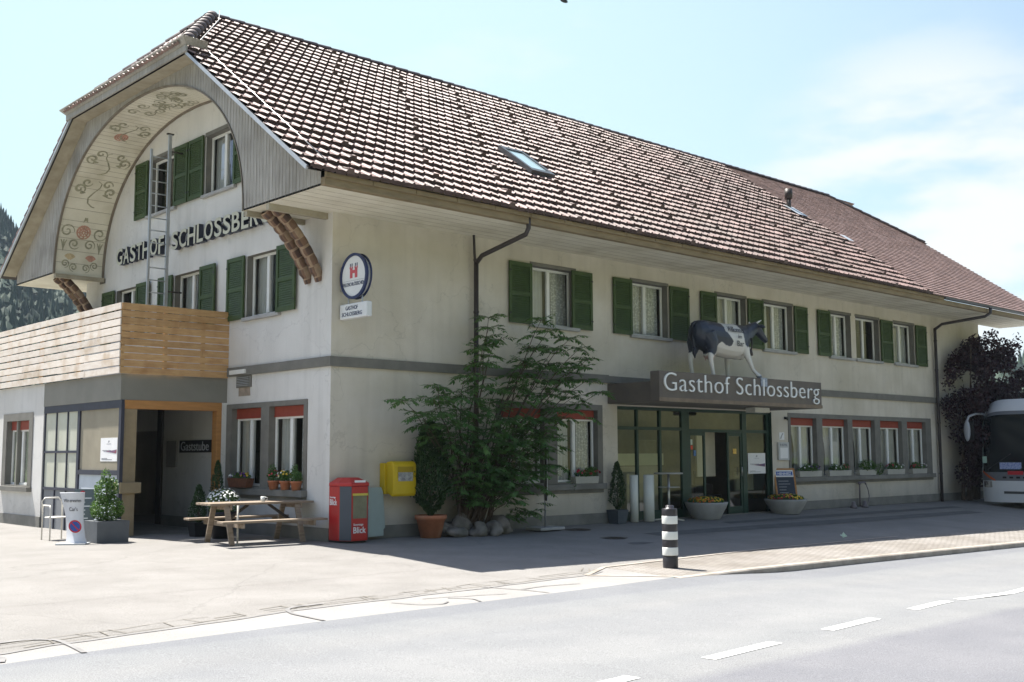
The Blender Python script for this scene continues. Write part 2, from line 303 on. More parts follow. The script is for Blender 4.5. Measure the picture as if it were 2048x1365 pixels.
# far verge and land
mb=MB(); mb.smooth=True
grassm=M('grass_land',(.05,.085,.025),.9,scale=.4,col2=(.09,.13,.035))
S=[-3000,-1500,-700,-300,-120,-61]; 
for (x0,x1,y0,y1) in ((-600,600,40,600),(-600,-60,-600,40),(60,600,-600,40),(-60,60,-600,-26)):
    z=-.02 if y0==40 else -.9
    mb.poly([(x0,y0,z),(x1,y0,z),(x1,y1,z),(x0,y1,z)])
tag(mb.build('grass_land',grassm),kind='structure')
# paved footway with kerb
pav=bpy.data.materials.new('paver_stones'); pav.use_nodes=True; nt=pav.node_tree;N=nt.nodes;L=nt.links;b=N['Principled BSDF']; b.inputs['Roughness'].default_value=.9
tc=N.new('ShaderNodeTexCoord'); br=N.new('ShaderNodeTexBrick'); br.inputs['Scale'].default_value=4.5; br.inputs['Color1'].default_value=(.215,.203,.19,1); br.inputs['Color2'].default_value=(.26,.247,.23,1); br.inputs['Mortar'].default_value=(.155,.145,.13,1); br.inputs['Mortar Size'].default_value=.035; br.inputs['Brick Width'].default_value=.55; br.inputs['Row Height'].default_value=.55
mpn=N.new('ShaderNodeMapping'); mpn.inputs['Rotation'].default_value=(0,0,R(40)); L.new(tc.outputs['Object'],mpn.inputs[0]); L.new(mpn.outputs[0],br.inputs[0])
nz=N.new('ShaderNodeTexNoise'); nz.inputs['Scale'].default_value=.8; nz.inputs['Detail'].default_value=6; L.new(tc.outputs['Object'],nz.inputs[0]); cr=N.new('ShaderNodeValToRGB'); cr.color_ramp.elements[0].position=.35; cr.color_ramp.elements[0].color=(.78,.74,.68,1); cr.color_ramp.elements[1].position=.65; cr.color_ramp.elements[1].color=(1.1,1.08,1.05,1); L.new(nz.outputs[0],cr.inputs[0])
mx=N.new('ShaderNodeMix'); mx.data_type='RGBA'; mx.blend_type='MULTIPLY'; mx.inputs[0].default_value=1; L.new(br.outputs[0],mx.inputs[6]); L.new(cr.outputs[0],mx.inputs[7]); L.new(mx.outputs[2],b.inputs['Base Color'])
bp=N.new('ShaderNodeBump'); bp.inputs['Strength'].default_value=.6; bp.inputs['Distance'].default_value=.02; L.new(br.outputs[1],bp.inputs['Height']); bp.invert=True; L.new(bp.outputs[0],b.inputs['Normal'])
sheet('footway_paving',[1.2]+[x for x in xs if x>1.25],YR,lambda x:YT(x),6,lambda x,y:G(x,y)+.001,pav)
kerbm=M('kerb_stone',(.30,.27,.23),.85,scale=6,col2=(.40,.36,.31),bump=.4,c3=(.16,.13,.10),s3=2,f3=.5)
mb=MB()
x=1.2
while x<58:
    x1=x+.995
    for (a,b_) in ((x,x1),):
        y0a,y0b=YR(a)-.14,YR(b_)-.14
        top=lambda X,Y:G(X,Y)+.006
        P=[(a,YR(a),top(a,YR(a))),(a,y0a+.02,top(a,y0a)),(a,y0a,top(a,y0a)-.02),(a,y0a,top(a,y0a)-.2)]
        Q=[(b_,YR(b_),top(b_,YR(b_))),(b_,y0b+.02,top(b_,y0b)),(b_,y0b,top(b_,y0b)-.02),(b_,y0b,top(b_,y0b)-.2)]
        for k in range(3): mb.poly([P[k],P[k+1],Q[k+1],Q[k]])
        mb.poly(P[::-1]); mb.poly(Q)
    x+=1.0
tag(mb.build('kerb',kerbm),kind='structure')
# ramp edging at the footway end
mb=MB()
def band(mb,pts,w,dz,zf):
    for (p,q) in zip(pts,pts[1:]):
        p,q=Vector((*p,0)),Vector((*q,0)); n=Vector((-(q-p).y,(q-p).x,0)).normalized()*w/2
        c=[p-n,q-n,q+n,p+n]; mb.poly([(v.x,v.y,zf(v.x,v.y)+dz) for v in c])
band(mb,[(.2,-6.42),(.9,-6.9),(1.3,-7.2)],.10,.007,G); band(mb,[(.2,-6.42),(1.25,-5.80),(3.6,-5.52),(6.2,-5.24),(12,-5.0)],.08,.010,G)
tag(mb.build('footway_edging',kerbm),kind='structure')
# tar seams on strip
tar=M('tar_seam',(.19,.185,.18),.7,var=.2,scale=6)
mb=MB()
def wig(p,q,n,am,seed):
    rr=random.Random(seed); o=[]
    for k in range(n+1):
        t=k/n; o.append((p[0]+(q[0]-p[0])*t+rr.uniform(-am,am),p[1]+(q[1]-p[1])*t+rr.uniform(-am,am)))
    return o
edge=[(x,YT(x)-.03) for x in [-12+.4*k for k in range(33)]]
rr=random.Random(3)
edge=[(a,b+rr.uniform(-.03,.03)) for a,b in edge]
band(mb,edge,.035,.005,G)
def curve(P,w,dz=.009):
    o=[]
    for k in range(len(P)-1):
        p0,p1,p2,p3=P[max(k-1,0)],P[k],P[k+1],P[min(k+2,len(P)-1)]
        for j in range(6):
            t=j/6; o.append(tuple(.5*((2*p1[i])+(-p0[i]+p2[i])*t+(2*p0[i]-5*p1[i]+4*p2[i]-p3[i])*t*t+(-p0[i]+3*p1[i]-3*p2[i]+p3[i])*t**3) for i in (0,1)))
    o.append(P[-1]); band(mb,o,w,dz,G)
curve([(-8.6,-7.55),(-8.1,-7.45),(-7.87,-7.6),(-7.86,-7.9),(-7.92,-8.42)],.05)
curve([(-4.6,-6.86),(-5.08,-6.95),(-5.28,-7.3),(-5.30,-7.6),(-5.30,-7.96)],.05)
curve([(-2.0,-6.62),(-1.9,-6.85),(-1.74,-7.2),(-1.68,-7.54)],.035); curve([(-1.74,-7.1),(-1.2,-7.0),(-.6,-7.05)],.03)
curve([(-8.6,-8.1),(-8.5,-8.2),(-8.57,-8.42)],.05)
curve([(-3.9,-7.2),(-3.75,-7.5),(-3.5,-7.62),(-3.3,-7.5)],.03); curve([(-3.1,-7.25),(-2.9,-7.45),(-2.97,-7.7)],.035)
band(mb,wig((-3.4,-7.15),(-2.2,-7.3),6,.03,5),.025,.008,G)
tag(mb.build('tar_seams',tar),kind='structure')
crk=M('crack_dirt',(.17,.155,.13),.95,var=.3,scale=9)
mb=MB()
for s in range(3):
    pts=[(x,YT(x)+.10+.13*s+rr.uniform(-.035,.035)) for x in [-11+.35*k for k in range(35)]]
    for p,q in zip(pts,pts[1:]):
        if rr.random()<.72: band(mb,[p,q],rr.uniform(.006,.022),.004+.001*s,G)
for k in range(26):
    x=rr.uniform(-9,1); band(mb,[(x,YT(x)+.08),(x+rr.uniform(-.1,.1),YT(x)+.38)],.014,.008,G)
for p,q in ((( -10,-5.2),(1.2,-4.4)),((-9,-2.6),(-.6,-2.2)),((2,-4.4),(13,-3.2)),((9,-1.6),(24,-1.9)),((7,-2.9),(22,-2.6))):
    band(mb,wig(p,q,60,.035,int(p[0]*10+99)),.008,.004,G)
tag(mb.build('asphalt_cracks',crk),kind='structure')
patch=M('asphalt_patch',(.115,.115,.11),.9,var=.2,scale=3)
mb=MB()
for (x0,y0,x1,y1) in ((6.5,-2.6,22,-2.05),(10.5,-1.5,23,-1.15),(4.6,-3.5,5.3,-3.25)):
    pts=[(x0,y0),(x0+.4*(x1-x0),y0-.05),(x1,y0+.04),(x1-.1,y1),(x0+.5*(x1-x0),y1+.05),(x0+.1,y1)]
    mb.poly([(a,b,G(a,b)+.006) for a,b in pts])
tag(mb.build('asphalt_patches',patch),kind='structure')
# centre-line dashes
linem=M('road_paint',(.74,.74,.70),.6,var=.08,scale=14,c3=(.4,.4,.38),s3=9,f3=.35)
mb=MB()
def dash(p,q,w=.14):
    n=8; p,q=Vector(p),Vector(q); s=(q-p).normalized(); nn=Vector((-s.y,s.x))*w/2
    for k in range(n):
        a=p+(q-p)*k/n; b_=p+(q-p)*(k+1)/n
        mb.poly([(v.x,v.y,G(v.x,v.y)-kh(v.x)+.005) for v in (a-nn,b_-nn,b_+nn,a+nn)])
u0=Vector((-4.08,-11.83)); du=Vector((1.22,.16)); step=Vector((2.33,.30))
for k in range(-4,3): dash(u0+step*k,u0+step*k+du)
dash(u0+step*3-Vector((.7,.08)),u0+step*3+Vector((16,2.0)),.14)
tag(mb.build('centre_line',linem),kind='structure')
# manhole / gully covers
for (x,y,rx) in ((5.9,-.75,.32),(5.25,-2.4,.28)):
    mb=MB(); mb.lathe((x,y,G(x,y)-.03),[(rx,0),(rx,.037),(rx-.03,.037),(rx-.04,.033),(0.02,.033)],24)
    for k in range(-3,4): mb.box((x-rx*.75,y+k*.07-.012,G(x,y)),(x+rx*.75,y+k*.07+.012,G(x,y)+.009))
    tag(mb.build('manhole_cover',dkbrown),'round iron cover in the shaded asphalt, '+('close behind the flag stand' if y>-1 else 'farther out from the wall'),'manhole cover')

# ================= INN BUILDING =================
BX=28.0; BY=11.95; WT=6.28
inn=thing('inn_building','long cream two-storey inn with green shutters under a huge brown tiled half-hipped roof','building',(0,0,0))
def wallgrid(mb,us,ue,zs,ze,holes,d=0):
    U=sorted({us,ue}|{h[0] for h in holes}|{h[1] for h in holes}); Z=sorted({zs,ze}|{h[2] for h in holes}|{h[3] for h in holes})
    for a,b_ in zip(U,U[1:]):
        for c,e_ in zip(Z,Z[1:]):
            if any(h[0]-1e-6<=a and b_<=h[1]+1e-6 and h[2]-1e-6<=c and e_<=h[3]+1e-6 for h in holes): continue
            mb.poly([(a,d,c),(b_,d,c),(b_,d,e_),(a,d,e_)])
UPF=[(5.29,6.72),(8.70,10.12),(12.13,13.52),(14.32,15.81),(17.79,19.04),(19.33,20.77),(21.72,23.09)]
STR=[(15.53,16.88),(17.2,18.62),(18.9,20.24),(20.58,21.98),(22.32,23.6)]
MID=[(4.36,5.67),(6.08,7.43)]
hF=[(a,b_,4.53,5.85) for a,b_ in UPF]+[(a,b_,.97,2.63) for a,b_ in STR]+[(a,b_,.97,2.63) for a,b_ in MID]+[(8.14,14.6,0,2.76)]
GU=[(-3.25,-1.93),(-6.65,-5.27),(-9.96,-8.62)]; GT=[(-8.16,-6.74),(-5.24,-3.86)]; GL=[(-3.75,-2.52),(-2.2,-.90)]
hG=[(a,b_,4.53,5.85) for a,b_ in GU]+[(a,b_,7.54,8.91) for a,b_ in GT]+[(a,b_,.97,2.60) for a,b_ in GL]+[(-9.4,-7.3,0,2.2)]
mb=MB(TF); wallgrid(mb,0,BX,0,WT,hF); mb.build('wall',plaster,inn)
mb=MB(TG); wallgrid(mb,-BY,0,0,WT,[h for h in hG if h[2]<7])
def gtop(y): yy=y if y<5.976 else 11.952-y; return min(9.85,6.4+.72*(yy+1.86)-.15)
U=sorted([-BY+.25*k for k in range(48)]+[0]+[q for h in GT for q in h])
for a,b_ in zip(U,U[1:]):
    if b_-a<1e-4: continue
    ta,tb=gtop(-a),gtop(-b_)
    if any(h[0]-1e-6<=a and b_<=h[1]+1e-6 for h in GT): mb.poly([(a,0,WT),(b_,0,WT),(b_,0,7.54),(a,0,7.54)]); mb.poly([(a,0,8.91),(b_,0,8.91),(b_,0,tb),(a,0,ta)])
    else: mb.poly([(a,0,WT),(b_,0,WT),(b_,0,tb),(a,0,ta)])
mb.build('wall',plaster_g,inn)
mb=MB(); mb.box((0.3,BY-.3,0),(BX-.3,BY,WT)); mb.box((BX-.3,0.02,0),(BX,BY,WT)); mb.prism([(BX-.3,.02,WT),(BX-.3,BY,WT),(BX-.3,8.2,9.0),(BX-.3,3.7,9.0)],(.28,0,0))
mb.build('wall',plaster,inn)
# interior partitions and floors (dark rooms)
mb=MB(); mb.box((.3,3.4,.02),(BX-.3,3.5,6.2)); mb.box((.02,.02,3.1),(BX-.3,BY-.3,3.25)); mb.box((.02,.02,6.1),(BX-.3,BY-.3,6.2)); mb.box((2.8,2.9,6.3),(2.9,BY-2.9,9.3)); mb.box((.02,.02,-.02),(BX-.3,BY-.3,.012))
for x in (3.6,8.0,14.8): mb.box((x,.3,.02),(x+.08,3.4,3.1))
for x in (7.6,11.3,16.9,): mb.box((x,.3,3.25),(x+.08,3.4,6.1))
mb.build('interior_partition',inner,inn)
mb=MB(TF); mb.box((.0,-.02,0),(8.14,.02,.243)); mb.box((14.6,-.02,0),(BX,.02,.243)); mb.build('plinth',plinthm,inn)
mb=MB(TG); mb.box((-7.2,-.02,0),(.02,.021,.243)); mb.build('plinth',plinthm,inn)
mb=MB(TF); mb.box((-.06,-.02,3.295),(7.8,.06,3.48)); mb.box((14.45,-.02,3.295),(24.5,.06,3.48)); mb.box((7.8,-.02,3.295),(14.45,.055,3.46)); mb.build('belt_course',trim,inn)
mb=MB(TG); mb.box((-3.92,-.02,3.297),(.0,.062,3.482)); mb.build('belt_course',trim,inn)

def shutter(T,u0,u1,z0,z1,parent,d0=.03,ang=0,ajar=None):
    th=.04; mb=MB()
    def P(u,d,z):
        if ang: 
            h=u0 if ajar=='L' else u1; du=u-h; return T(h+du*math.cos(ang),d+abs(du)*math.sin(ang),z)
        return T(u,d,z)
    mb.T=P
    w=.075
    mb.box((u0,d0,z0),(u0+w,d0+th,z1)); mb.box((u1-w,d0,z0),(u1,d0+th,z1))
    zm=(z0+z1)/2-.03
    for (a,b_) in ((z0,z0+.1),(zm-.04,zm+.04),(z1-.09,z1)): mb.box((u0+w,d0+.003,a),(u1-w,d0+th-.003,b_))
    for (a,b_) in ((z0+.1,zm-.04),(zm+.04,z1-.09)):
        n=int((b_-a)/.045); s=(b_-a)/n
        for k in range(n):
            z=a+k*s; i=[mb.av(p) for p in ((u0+w,d0+.028,z),(u1-w,d0+.028,z),(u1-w,d0+.008,z+s*1.15),(u0+w,d0+.008,z+s*1.15))]; mb.face(i)
            i=[mb.av(p) for p in ((u0+w,d0+.028,z),(u0+w,d0+.008,z-.005),(u1-w,d0+.008,z-.005),(u1-w,d0+.028,z))]; mb.face(i)
    mb.poly([(u0+w,d0+.006,z0+.1),(u1-w,d0+.006,z0+.1),(u1-w,d0+.006,z1-.09),(u0+w,d0+.006,z1-.09)])
    o=mb.build('shutter',greenp,parent)
    for z in (z0+.2,z1-.22):
        hb=MB(P); uu=u0 if ajar!='R' else u1-.05
        hb.box((uu-.01,d0+th,z),(uu+.06,d0+th+.008,z+.03)); hb.build('hinge',blackm,o)
    return o
def curtain(T,u0,u1,z0,z1,d,parent,mat,seed=0,side=None):
    mb=MB(T); mb.smooth=True; rr=random.Random(seed); n=int((u1-u0)/.018)+2; k=9; g=[]
    for j in range(k+1):
        t=j/k; z=z1+(z0-z1)*t; row=[]
        for i in range(n+1):
            s=i/n
            if side=='L': uu=u0+(u1-u0)*s*(1-.55*math.sin(t*2.4)**2)
            elif side=='R': uu=u1-(u1-u0)*(1-s)*(1-.55*math.sin(t*2.4)**2)
            elif side=='D': uu=u1-(u1-u0)*(1-s)*(.62+.38*(1-t)**2*1.0+.18*t**3)
            else: uu=u0+(u1-u0)*s
            row.append(mb.av((uu,d+.022*math.sin(s*(u1-u0)*62+seed)+.008*math.sin(s*31+t*2),z)))
        g.append(row)
    for A,B in zip(g,g[1:]):
        for i in range(n): mb.face((A[i],A[i+1],B[i+1],B[i]))
    return mb.build('curtain',mat,parent)
def window(T,u0,u1,z0,z1,dep=.2,parent=inn,surround=.0,red=False,sill=True,cur='lace',mat=trim,mull=True,tilt=False,seed=1,lab=None,head=.05):
    mb=MB(T)
    # reveals
    mb.poly([(u0,0,z0),(u0,-dep-.06,z0),(u0,-dep-.06,z1),(u0,0,z1)]); mb.poly([(u1,0,z0),(u1,0,z1),(u1,-dep-.06,z1),(u1,-dep-.06,z0)])
    mb.poly([(u0,0,z1),(u0,-dep-.06,z1),(u1,-dep-.06,z1),(u1,0,z1)]); mb.poly([(u0,0,z0),(u1,0,z0),(u1,-dep-.06,z0),(u0,-dep-.06,z0)])
    if surround:
        s=surround
        for q in ((u0-s,z0-.02,u0,z1+head),(u1,z0-.02,u1+s,z1+head),(u0,z1,u1,z1+head)): mb.box((q[0],-.01,q[1]),(q[2],.012,q[3]))
    w=mb.build('window',mat,parent)
    if lab: w['label']=lab
    zt=z1
    if red:
        rb=MB(T); rb.box((u0+.005,-dep+.005,z1-.215),(u1-.005,-dep+.045,z1-.003)); rb.box((u0+.005,-dep+.045,z1-.215),(u1-.005,-dep+.055,z1-.185)); rb.build('roller_blind',redb,w); zt=z1-.2
    f=.055; fr=MB(T)
    a,b_=-dep-.03,-dep+.02
    fr.box((u0,a,z0),(u0+f,b_,zt)); fr.box((u1-f,a,z0),(u1,b_,zt)); fr.box((u0+f,a,z0),(u1-f,b_,z0+f)); fr.box((u0+f,a,zt-f),(u1-f,b_,zt))
    um=(u0+u1)/2; 
    fr.box((um-.05,a,z0+f),(um+.05,b_+.015,zt-f))
    s=fr.build('sash',whitep,w,bevel=.006)
    for (p,q) in ((u0+f,um-.05),(um+.05,u1-f)):
        g=MB(T); g.poly([(p,-dep-.005,z0+f),(q,-dep-.005,z0+f),(q,-dep-.005,zt-f),(p,-dep-.005,zt-f)]); g.build('pane',glass,w)
    if cur=='lace': curtain(T,u0+.02,u1-.02,z0+.02,z1,-dep-.12,w,lace,seed)
    elif cur=='split': curtain(T,u0+.02,um+.12,z0+.02,z1,-dep-.12,w,curtainm,seed,'L'); curtain(T,um-.12,u1-.02,z0+.02,z1,-dep-.16,w,curtainm,seed+3,'R')
    elif cur=='drape':
        q_=(seed*37%10)/100; curtain(T,u0+(.10+q_)*(u1-u0),u1-.02,z0+.02,z1,-dep-.12,w,curtainm,seed,'D'); curtain(T,u0+.02,u0+(.10+q_)*(u1-u0),z0+.02,z1,-dep-.14,w,lace,seed)
    elif cur=='half': curtain(T,u0+.02,u0+.45*(u1-u0),z0+.02,z1,-dep-.12,w,curtainm,seed); curtain(T,u1-.35*(u1-u0),u1-.02,z0+.02,z1,-dep-.12,w,lace,seed+3)
    if sill:
        sb=MB(T); i=[(u0-.07,z0-.085),(u1+.09,z0-.085)]
        sb.box((u0-.07,-.02,z0-.085),(u1+.09,.085,z0-.01)); sb.build('sill',concrete,w,bevel=.008)
    return w
# upper facade windows
sh=[[(4.58,5.27,'L'),(6.565,7.25,'R')],[(8.0,8.68,'L'),(10.15,10.93,'R')],[(11.43,12.11,'L'),(13.55,14.28,'R')],[(15.84,16.52,'R')],[(17.08,17.77,'L')],[(20.80,21.55,'R')],[(23.12,23.86,'R')]]
curs=['half','lace','drape','half','lace','none','drape']
for k,(a,b_) in enumerate(UPF):
    w=window(TF,a,b_,4.53,5.85,.2,surround=.0,cur=curs[k],seed=k)
    for (p,q,s) in sh[k]: shutter(TF,p,q,4.50,5.87,w,.035,ajar=s)
    lt=MB(TF); lt.box((a-.03,-.01,5.85),(b_+.03,.014,5.93)); lt.build('lintel',trim,w)
for k,(a,b_) in enumerate(GU):
    w=window(TG,a,b_,4.53,5.85,.16,cur=['half','half','none'][k],seed=k+9)
    shutter(TG,a-.77,a-.03,4.50,5.87,w,.035,ajar='L'); shutter(TG,b_+.01,b_+.72,4.50,5.87,w,.05,ajar='R')
for k,(a,b_) in enumerate(GT):
    w=window(TG,a,b_,7.54,8.91,.16,cur=['none','half'][k],seed=k+19)
    shutter(TG,a-.74,a-.03,7.52,8.95,w,.035,ajar='L'); shutter(TG,b_+.02,b_+.71,7.52,8.95,w,.04,ajar='R')
    lt=MB(TG); lt.box((a-.03,-.01,8.91),(b_+.03,.014,9.0)); lt.build('lintel',trim,w)
# window bands with surround
def bandwin(T,us,ue,ops,z0,z1,zt,name='window_surround',cur='lace',dep=.15):
    mb=MB(T); wallgrid(mb,us,ue,.86,zt,[(a,b_,z0,z1) for a,b_ in ops],.02)
    for (p,q) in ((us,us),(ue,ue)): mb.poly([(p,0,.8),(p,.02,.8),(p,.02,zt),(p,0,zt)])
    mb.poly([(us,0,zt),(us,.02,zt),(ue,.02,zt),(ue,0,zt)])
    for (a,b_) in ops:
        for q in (a,b_): mb.poly([(q,-.001,z0),(q,.02,z0),(q,.02,z1),(q,-.001,z1)])
        mb.poly([(a,-.001,z1),(b_,-.001,z1),(b_,.02,z1),(a,.02,z1)])
    o=mb.build(name,trim,inn)
    s=MB(T); s.box((us-.02,-.02,.80),(ue+.02,.13,.93)); s.box((us,-.01,.72),(ue,.035,.80)); s.build('sill',plinthm,o,bevel=.008)
    for k,(a,b_) in enumerate(ops): window(T,a,b_,z0,z1,dep,red=True,sill=False,cur=cur,seed=k*3+1)
bandwin(TF,15.41,23.98,STR,.97,2.63,2.76,cur='drape')
bandwin(TF,4.22,7.6,MID,.97,2.63,2.76,cur='half')
bandwin(TG,-3.97,-.78,GL,.97,2.60,2.70,cur='half')
# ---------- roof ----------
XV=-1.72; XE=30.2; SEAM=20.7; YE=-1.86; ZE=6.50; CY=5.976; ZR=12.14; SL=(ZR-ZE)/(CY-YE)
ca=1/math.sqrt(1+SL*SL); sa=SL*ca; LEN=(CY-YE)/ca
HZ=9.99; HY=(HZ-ZE)/SL+YE      # half hip eave height, y
PX=.43                          # ridge end x
def hipx(y):     # x of hip line on main slope at given y
    return -1e9 if y<HY else XV+(PX-XV)*(y-HY)/(CY-HY)
tile=M('roof_tile',(.155,.092,.078),.58,scale=1.6,col2=(.25,.162,.145),bump=.3,bscale=40,c3=(.105,.08,.065),s3=.5,f3=.65,spec=.42)
tile2=M('roof_tile_flat',(.21,.135,.115),.6,scale=2.2,col2=(.29,.20,.178),c3=(.18,.12,.105),s3=1.5,f3=.5,spec=.4)
def vary(mt,amt,sc):
    nt=mt.node_tree;N=nt.nodes;L=nt.links;b=N['Principled BSDF']; src=b.inputs['Base Color'].links[0].from_socket
    tc=N.new('ShaderNodeTexCoord'); mp=N.new('ShaderNodeMapping'); mp.inputs['Scale'].default_value=sc; sn=N.new('ShaderNodeVectorMath'); sn.operation='FLOOR'; wn=N.new('ShaderNodeTexWhiteNoise')
    L.new(tc.outputs['Object'],mp.inputs[0]); L.new(mp.outputs[0],sn.inputs[0]); L.new(sn.outputs[0],wn.inputs[0])
    mr=N.new('ShaderNodeMapRange'); mr.inputs[3].default_value=1-amt; mr.inputs[4].default_value=1+amt; L.new(wn.outputs[0],mr.inputs[0])
    m2=N.new('ShaderNodeVectorMath'); m2.operation='SCALE'; L.new(src,m2.inputs[0]); L.new(mr.outputs[0],m2.inputs['Scale']); L.new(m2.outputs[0],b.inputs['Base Color'])
vary(tile,.28,(1/.24,1/.307,0)); vary(tile2,.2,(1/.18,1/.17,0))
roof=thing_root=None
def slope_pt(x,s,h,side=1):
    y=YE+s*ca; z=ZE+s*sa
    y-=h*sa; z+=h*ca
    if side<0: y=2*CY-y
    return (x,y,z)
def prof(t):      # tile cross profile, t in 0..1
    return .034*math.sin(math.pi*t/.30)**.9 if t<.30 else .007*math.sin(math.pi*(t-.3)/.7)
roofo=MB(); rows=25; ex=LEN/rows; tw=.24; nt_=round((SEAM-XV)/tw); tw=(SEAM-XV)/nt_; sub=10
roofo.smooth=True
SKY=(6.13,7.10,1.08,2.42)
for r_ in range(rows):
    s0=r_*ex-.02; s1=(r_+1)*ex+.0; jit=random.Random(r_)
    ring=[]
    for i in range(nt_):
        dj=jit.uniform(-.007,.007); 
        for k in range(sub+ (1 if i==nt_-1 else 0)):
            t=k/sub; x=XV+(i+t)*tw; h=prof(t)+dj+.022*mnoise.noise((x*.45,s0*.5,0))+.012*mnoise.noise((x*1.7,s0*1.3,4))
            ymid=YE+s0*ca; hx=hipx(ymid+.1)
            if x<hx-.02: ring.append(None); continue
            a=roofo.av(slope_pt(x,s0,h-.012)); b_=roofo.av(slope_pt(x,s0,h+.070)); c=roofo.av(slope_pt(x,s1,h*.9+.0)); 
            ring.append((a,b_,c))
    for A,B in zip(ring,ring[1:]):
        if A and B:
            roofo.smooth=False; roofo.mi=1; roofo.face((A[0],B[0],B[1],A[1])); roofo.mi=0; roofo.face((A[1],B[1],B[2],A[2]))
# snow-stop noses
roofo.smooth=False; roofo.mi=2
for r_ in range(rows):
    if r_%2: continue
    for k in range(-6,20):
        i=8*k+round(1.6*r_/2)+3
        if i<1 or i>=nt_: continue
        x=XV+(i+.1)*tw; y=YE+r_*ex*ca
        if x<hipx(y+.3)+.15: continue
        P=[slope_pt(x-.01,r_*ex-.03,.02),slope_pt(x+.16,r_*ex-.03,.02),slope_pt(x+.16,r_*ex+.17,.05),slope_pt(x-.01,r_*ex+.17,.05)]
        Q=[slope_pt(x+.01,r_*ex-.03,.125),slope_pt(x+.12,r_*ex-.03,.125),slope_pt(x+.13,r_*ex+.14,.075),slope_pt(x+.01,r_*ex+.14,.075)]
        i4=[roofo.av(p) for p in P]; j4=[roofo.av(p) for p in Q]
        roofo.mi=0; roofo.face(j4); roofo.mi=2  # top in tile colour, sides darker as painted shade
        for q in range(4): roofo.face((i4[q],i4[(q+1)%4],j4[(q+1)%4],j4[q]))
roofp=roofo.build('roof',[tile,M('tile_riser_shade',(.075,.050,.046),.8,var=.25,scale=5),M('snow_stop_side_shade',(.12,.085,.075),.7,var=.3,scale=3)],inn)  # second material darkens the tile risers, shade put into the colour
# flat-tiled section: from seam to far half hip
mb=MB(); rows2=54; ex2=LEN/rows2; tw2=.18
HX2=27.9
for r_ in range(rows2):
    s0=r_*ex2; s1=s0+ex2; y=YE+s0*ca; xe=XE if y<HY else XE+(HX2-XE)*(y-HY)/(CY-HY); xs_=SEAM
    n=int((xe-xs_)/tw2); jit=random.Random(r_+50)
    for i in range(n+1):
        x0=xs_+i*tw2+(.09 if r_%2 else 0); x1=min(x0+tw2-.006,xe); 
        if i==0: x0=xs_
        if x1<=x0: continue
        h=.012+jit.uniform(0,.007); a=[mb.av(slope_pt(x,s,hh)) for x,s,hh in ((x0,s0-.01,-.01),(x1,s0-.01,-.01),(x1,s0-.01,h+.012),(x0,s0-.01,h+.012),(x1,s1,.0),(x0,s1,.0))]
        mb.face((a[0],a[1],a[2],a[3])); mb.face((a[3],a[2],a[4],a[5]))
mb.build('flat_tile_roof',tile2,roofp)
# rear slope, end hips, underlay
mb=MB()
for side in (1,-1):
    hh=-.03
    def q(x,y): 
        s=(y-YE)/ca; return slope_pt(x,s,hh,side)
    mb.poly([q(XV,YE),q(XE,YE),q(XE,HY),q(XE+(HX2-XE),CY),q(PX,CY),q(XV,HY)])
mb.build('roof_underlay',dkbrown,roofp)
def hipface(mb,xe,xp,rows,tw,amp,thk):
    # courses climbing from eave line (xe,HY..2CY-HY,HZ) to peak (xp,CY,ZR)
    dx=xp-xe; L_=math.hypot(dx,ZR-HZ); n=Vector((-(ZR-HZ),0,dx)).normalized()
    if n.z<0: n=-n
    for r_ in range(rows):
        t0=r_/rows; t1=(r_+1)/rows; hw=(CY-HY)*(1-t0)+.1*(1-t0)
        def P(y,t,h): 
            return Vector((xe+dx*t,y,HZ+(ZR-HZ)*t))+n*h
        m_=max(2,int(2*hw/tw*8)); prev=None
        for i in range(m_+1):
            y=CY-hw+2*hw*i/m_; hh=amp*max(0,prof(((y-CY)/tw)%1))/.034; yy=y if abs(y-CY)<(CY-HY)*(1-t1)+.1 else CY+math.copysign((CY-HY)*(1-t1)+.1*(1-t1),y-CY)
            cur=(mb.av(P(y,t0,hh-.01)),mb.av(P(y,t0-.005,hh+thk)),mb.av(P(yy,t1,hh*.9)))
            if prev: mb.face((prev[0],cur[0],cur[1],prev[1])); mb.face((prev[1],cur[1],cur[2],prev[2]))
            prev=cur
mb=MB(); hipface(mb,XV-.12,PX,9,.24,.034,.048); mb.build('half_hip_roof',tile,roofp)
mb=MB(); hipface(mb,XE+.05,HX2,16,.18,.01,.014); mb.build('half_hip_roof',tile2,roofp)
mb=MB()
for r_ in range(29):     # rear slope, coarse courses with wavy verge
    s0=r_*LEN/29; s1=s0+LEN/29; y=YE+s0*ca; x0=max(XV,hipx(y+.1)); x1=XE
    a=[mb.av(slope_pt(x,s,h,-1)) for x,s,h in ((x0,s0,-.01),(x1,s0,-.01),(x1,s0,.07),(x0,s0,.07),(x1,s1,.02),(x0,s1,.02))]
    mb.face(a[:4][::-1]); mb.face((a[3],a[5],a[4],a[2])); mb.face((a[0],a[3],a[5]))
mb.build('rear_roof_slope',tile,roofp)
